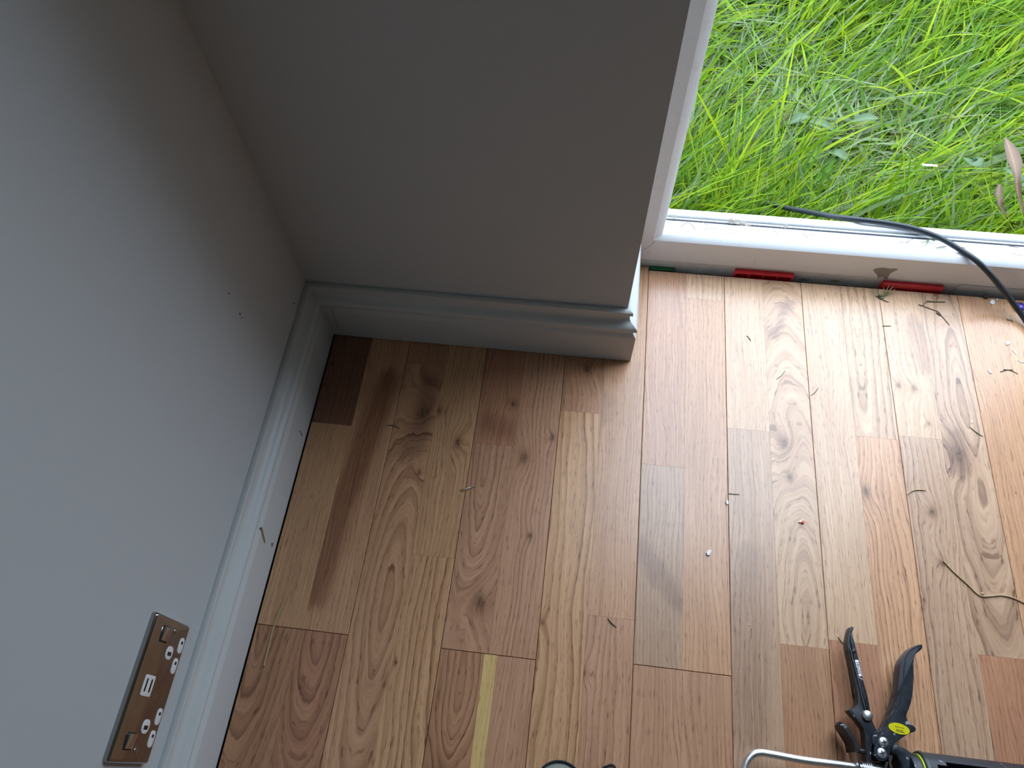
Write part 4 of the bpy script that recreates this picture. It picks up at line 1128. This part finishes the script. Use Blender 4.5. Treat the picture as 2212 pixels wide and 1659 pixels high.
chip([(1982, 1620), (1986, 1617), (1990, 1620), (1986, 1623)], 0.0016, 'straw', 'small tan wood flake beside the gun collar', 'wood flake', None, 'wood_flake')
# purple wrapper and husk
def blob(name, c, r, mat, label, cat, sq=0.6, rough=0.35):
    bm = bmesh.new(); bmesh.ops.create_icosphere(bm, subdivisions=3, radius=1.0)
    rr = random.Random(5)
    dirs = [Vector((rr.uniform(-1, 1), rr.uniform(-1, 1), rr.uniform(-1, 1))).normalized() for _ in range(14)]
    for v in bm.verts:
        d = v.co.normalized(); s = 1.0
        for q in dirs: s = min(s, (0.72 + rough * 0.4) / max(1e-3, d.dot(q))) if d.dot(q) > 0.55 else s
        v.co = Vector((d.x * r * s, d.y * r * s, d.z * r * s * sq))
    mz = min(v.co.z for v in bm.verts)
    for v in bm.verts: v.co += Vector(c) - Vector((0, 0, mz))
    o = obj_bm(name, bm, mat)
    return tag(o, label, cat)
blob('sweet_wrapper', P(2200, 666, 0.0003), 0.0088, M['purple'], 'crumpled purple foil wrapper under the black cable', 'wrapper', 0.55)
blob('husk', P(2128, 642, 0.0002), 0.0048, M['brown'], 'dark brown husk against the threshold left of the white chip', 'husk', 0.6)
# crumbs: too many and too small to count
cv, cf = [], []
cr = [(P(u, v), s) for u, v, s in ((1618, 1350, 1.0), (1641, 1342, 0.8), (2168, 666, 0.9), (2172, 662, 1.1), (2178, 659, 1.1), (2175, 668, 0.8), (2115, 648, 0.9), (2133, 646, 0.7), (2140, 676, 0.8), (2110, 675, 0.6),
      (1963, 640, 0.9), (2017, 642, 0.9), (2047, 643, 0.8), (743, 932, 0.9), (975, 763, 0.9), (1600, 1450, 0.7), (1470, 1490, 0.6), (1258, 860, 0.8), (1176, 1638, 0.7), (2052, 1595, 0.7))]
for _ in range(60): cr.append((Vector((random.uniform(0.58, 1.15), 0.165 - abs(random.gauss(0, 0.05)), 0)), random.uniform(0.25, 0.55)))
for c, s in cr:
    n0 = len(cv); r = 0.0011 * s
    for dx, dy, dz in ((1, 0, 0.4), (-0.2, 0.9, 0.4), (-0.9, -0.3, 0.4), (0.3, -0.8, 0.4), (0, 0, 1.1), (0, 0, 0.02)):
        cv.append((c.x + dx * r, c.y + dy * r, dz * r + 0.0001))
    for a, b in ((0, 1), (1, 2), (2, 3), (3, 0)): cf += [(n0 + a, n0 + b, n0 + 4), (n0 + b, n0 + a, n0 + 5)]
tag(obj('dust_crumbs', cv, cf, M['chip']), 'fine white dust and crumbs scattered over the boards', 'crumbs', kind='stuff')
# dry bits on the threshold track
TZ = 0.0742
gT = 'dry bits on the threshold'
def sill(pts, r, mat, label, name='dry_stem'):
    r = r * 0.85
    q = [P(u, v, TZ + r) for u, v in pts]
    return tag(tube(name, q, r, M[mat], None, 6, 4), label, 'stem', gT)
sill([(1470, 491), (1482, 482), (1490, 475)], 0.0007, 'needle', 'dark dry stem leaning to the track at the jamb end')
sill([(1487, 480), (1494, 486), (1502, 495)], 0.0007, 'needle', 'dry stem sloping down beside the jamb-end stem')
sill([(1519, 496), (1538, 492), (1549, 495)], 0.0006, 'needle', 'bent dry stem on the threshold left of the fluff clump')
sill([(1519, 480), (1524, 484), (1530, 486)], 0.0008, 'needle_g', 'short thick bit by the track left of the fluff clump')
sill([(1656, 494), (1663, 491), (1668, 489)], 0.0005, 'needle', 'small pale dry stem right of the fluff clump')
sill([(1671, 496), (1675, 501), (1678, 507)], 0.0006, 'needle', 'thin upright dry stem midway along the threshold')
sill([(1733, 503), (1738, 508), (1745, 513)], 0.0006, 'needle', 'slanted dry stem on the threshold right of midway')
sill([(1749, 509), (1754, 507), (1759, 509)], 0.0006, 'needle', 'tiny dry bit beside the slanted stem')
sill([(1880, 520), (1892, 521), (1905, 522)], 0.0004, 'needle', 'hair-thin stem on the threshold above the dried spill')
sill([(1942, 523), (1953, 524), (1964, 524)], 0.0006, 'needle', 'straight dry stem left of the grass wisps on the threshold')
sill([(1958, 524), (1966, 518), (1973, 516)], 0.0006, 'needle', 'dry stem crossing the straight stem on the threshold')
sill([(1989, 524), (2000, 522), (2008, 517), (2020, 521)], 0.0008, 'needle_g', 'curled green wisp on the threshold beside the cable')
sill([(1992, 533), (2002, 527), (2006, 518)], 0.0007, 'needle_g', 'green wisp rising from the curled one on the threshold')
sill([(2021, 536), (2032, 534), (2044, 532)], 0.0010, 'needle_g', 'thick green wisp on the threshold below the cable')
sill([(2050, 520), (2062, 532), (2085, 539)], 0.0008, 'needle_g', 'long green wisp on the threshold under the cable')
sill([(2068, 538), (2078, 534), (2086, 537)], 0.0009, 'needle_g', 'short green wisp against the cable on the threshold')
sill([(2180, 532), (2190, 533), (2202, 535)], 0.0008, 'needle', 'dark wisp on the threshold right of the cable')
sill([(2186, 548), (2198, 550), (2210, 552)], 0.0006, 'needle', 'thin dry stem on the threshold near the right edge')
def fluff(u, v, r, label):
    c = P(u, v, TZ + 0.002); V, Fc = [], []
    rr = random.Random(int(u))
    for i in range(46):
        a = rr.uniform(0, 6.28); l = rr.uniform(0.3, 1.0) * r; b = Vector((rr.gauss(0, r * 0.5), rr.gauss(0, r * 0.22), abs(rr.gauss(0, r * 0.2))))
        d = Vector((math.cos(a), math.sin(a) * 0.6, rr.uniform(-0.1, 0.5))).normalized()
        s_ = d.cross(Vector((0, 0, 1))).normalized() * 0.0007
        n0 = len(V); p = c + b
        p.z = max(p.z, TZ + 0.0006)
        V += [p - s_, p + s_, p + d * l + s_ * 0.4, p + d * l - s_ * 0.4, p + Vector((0, 0, 0.0009)), p + d * l + Vector((0, 0, 0.0006))]
        Fc += [(n0, n0 + 1, n0 + 2, n0 + 3), (n0, n0 + 3, n0 + 5, n0 + 4), (n0 + 1, n0 + 4, n0 + 5, n0 + 2), (n0, n0 + 4, n0 + 1), (n0 + 3, n0 + 2, n0 + 5)]
    return tag(obj('fluff_clump', V, Fc, M['fluff']), label, 'fluff', gT)
fluff(1582, 479, 0.008, 'pale fluff clump caught in the threshold track, left of a second clump')
fluff(1607, 486, 0.009, 'larger pale fluff clump on the threshold track')
fluff(1696, 491, 0.004, 'small beige fluff ball on the threshold track')
fluff(1458, 468, 0.004, 'small pale fluff in the track end by the jamb')
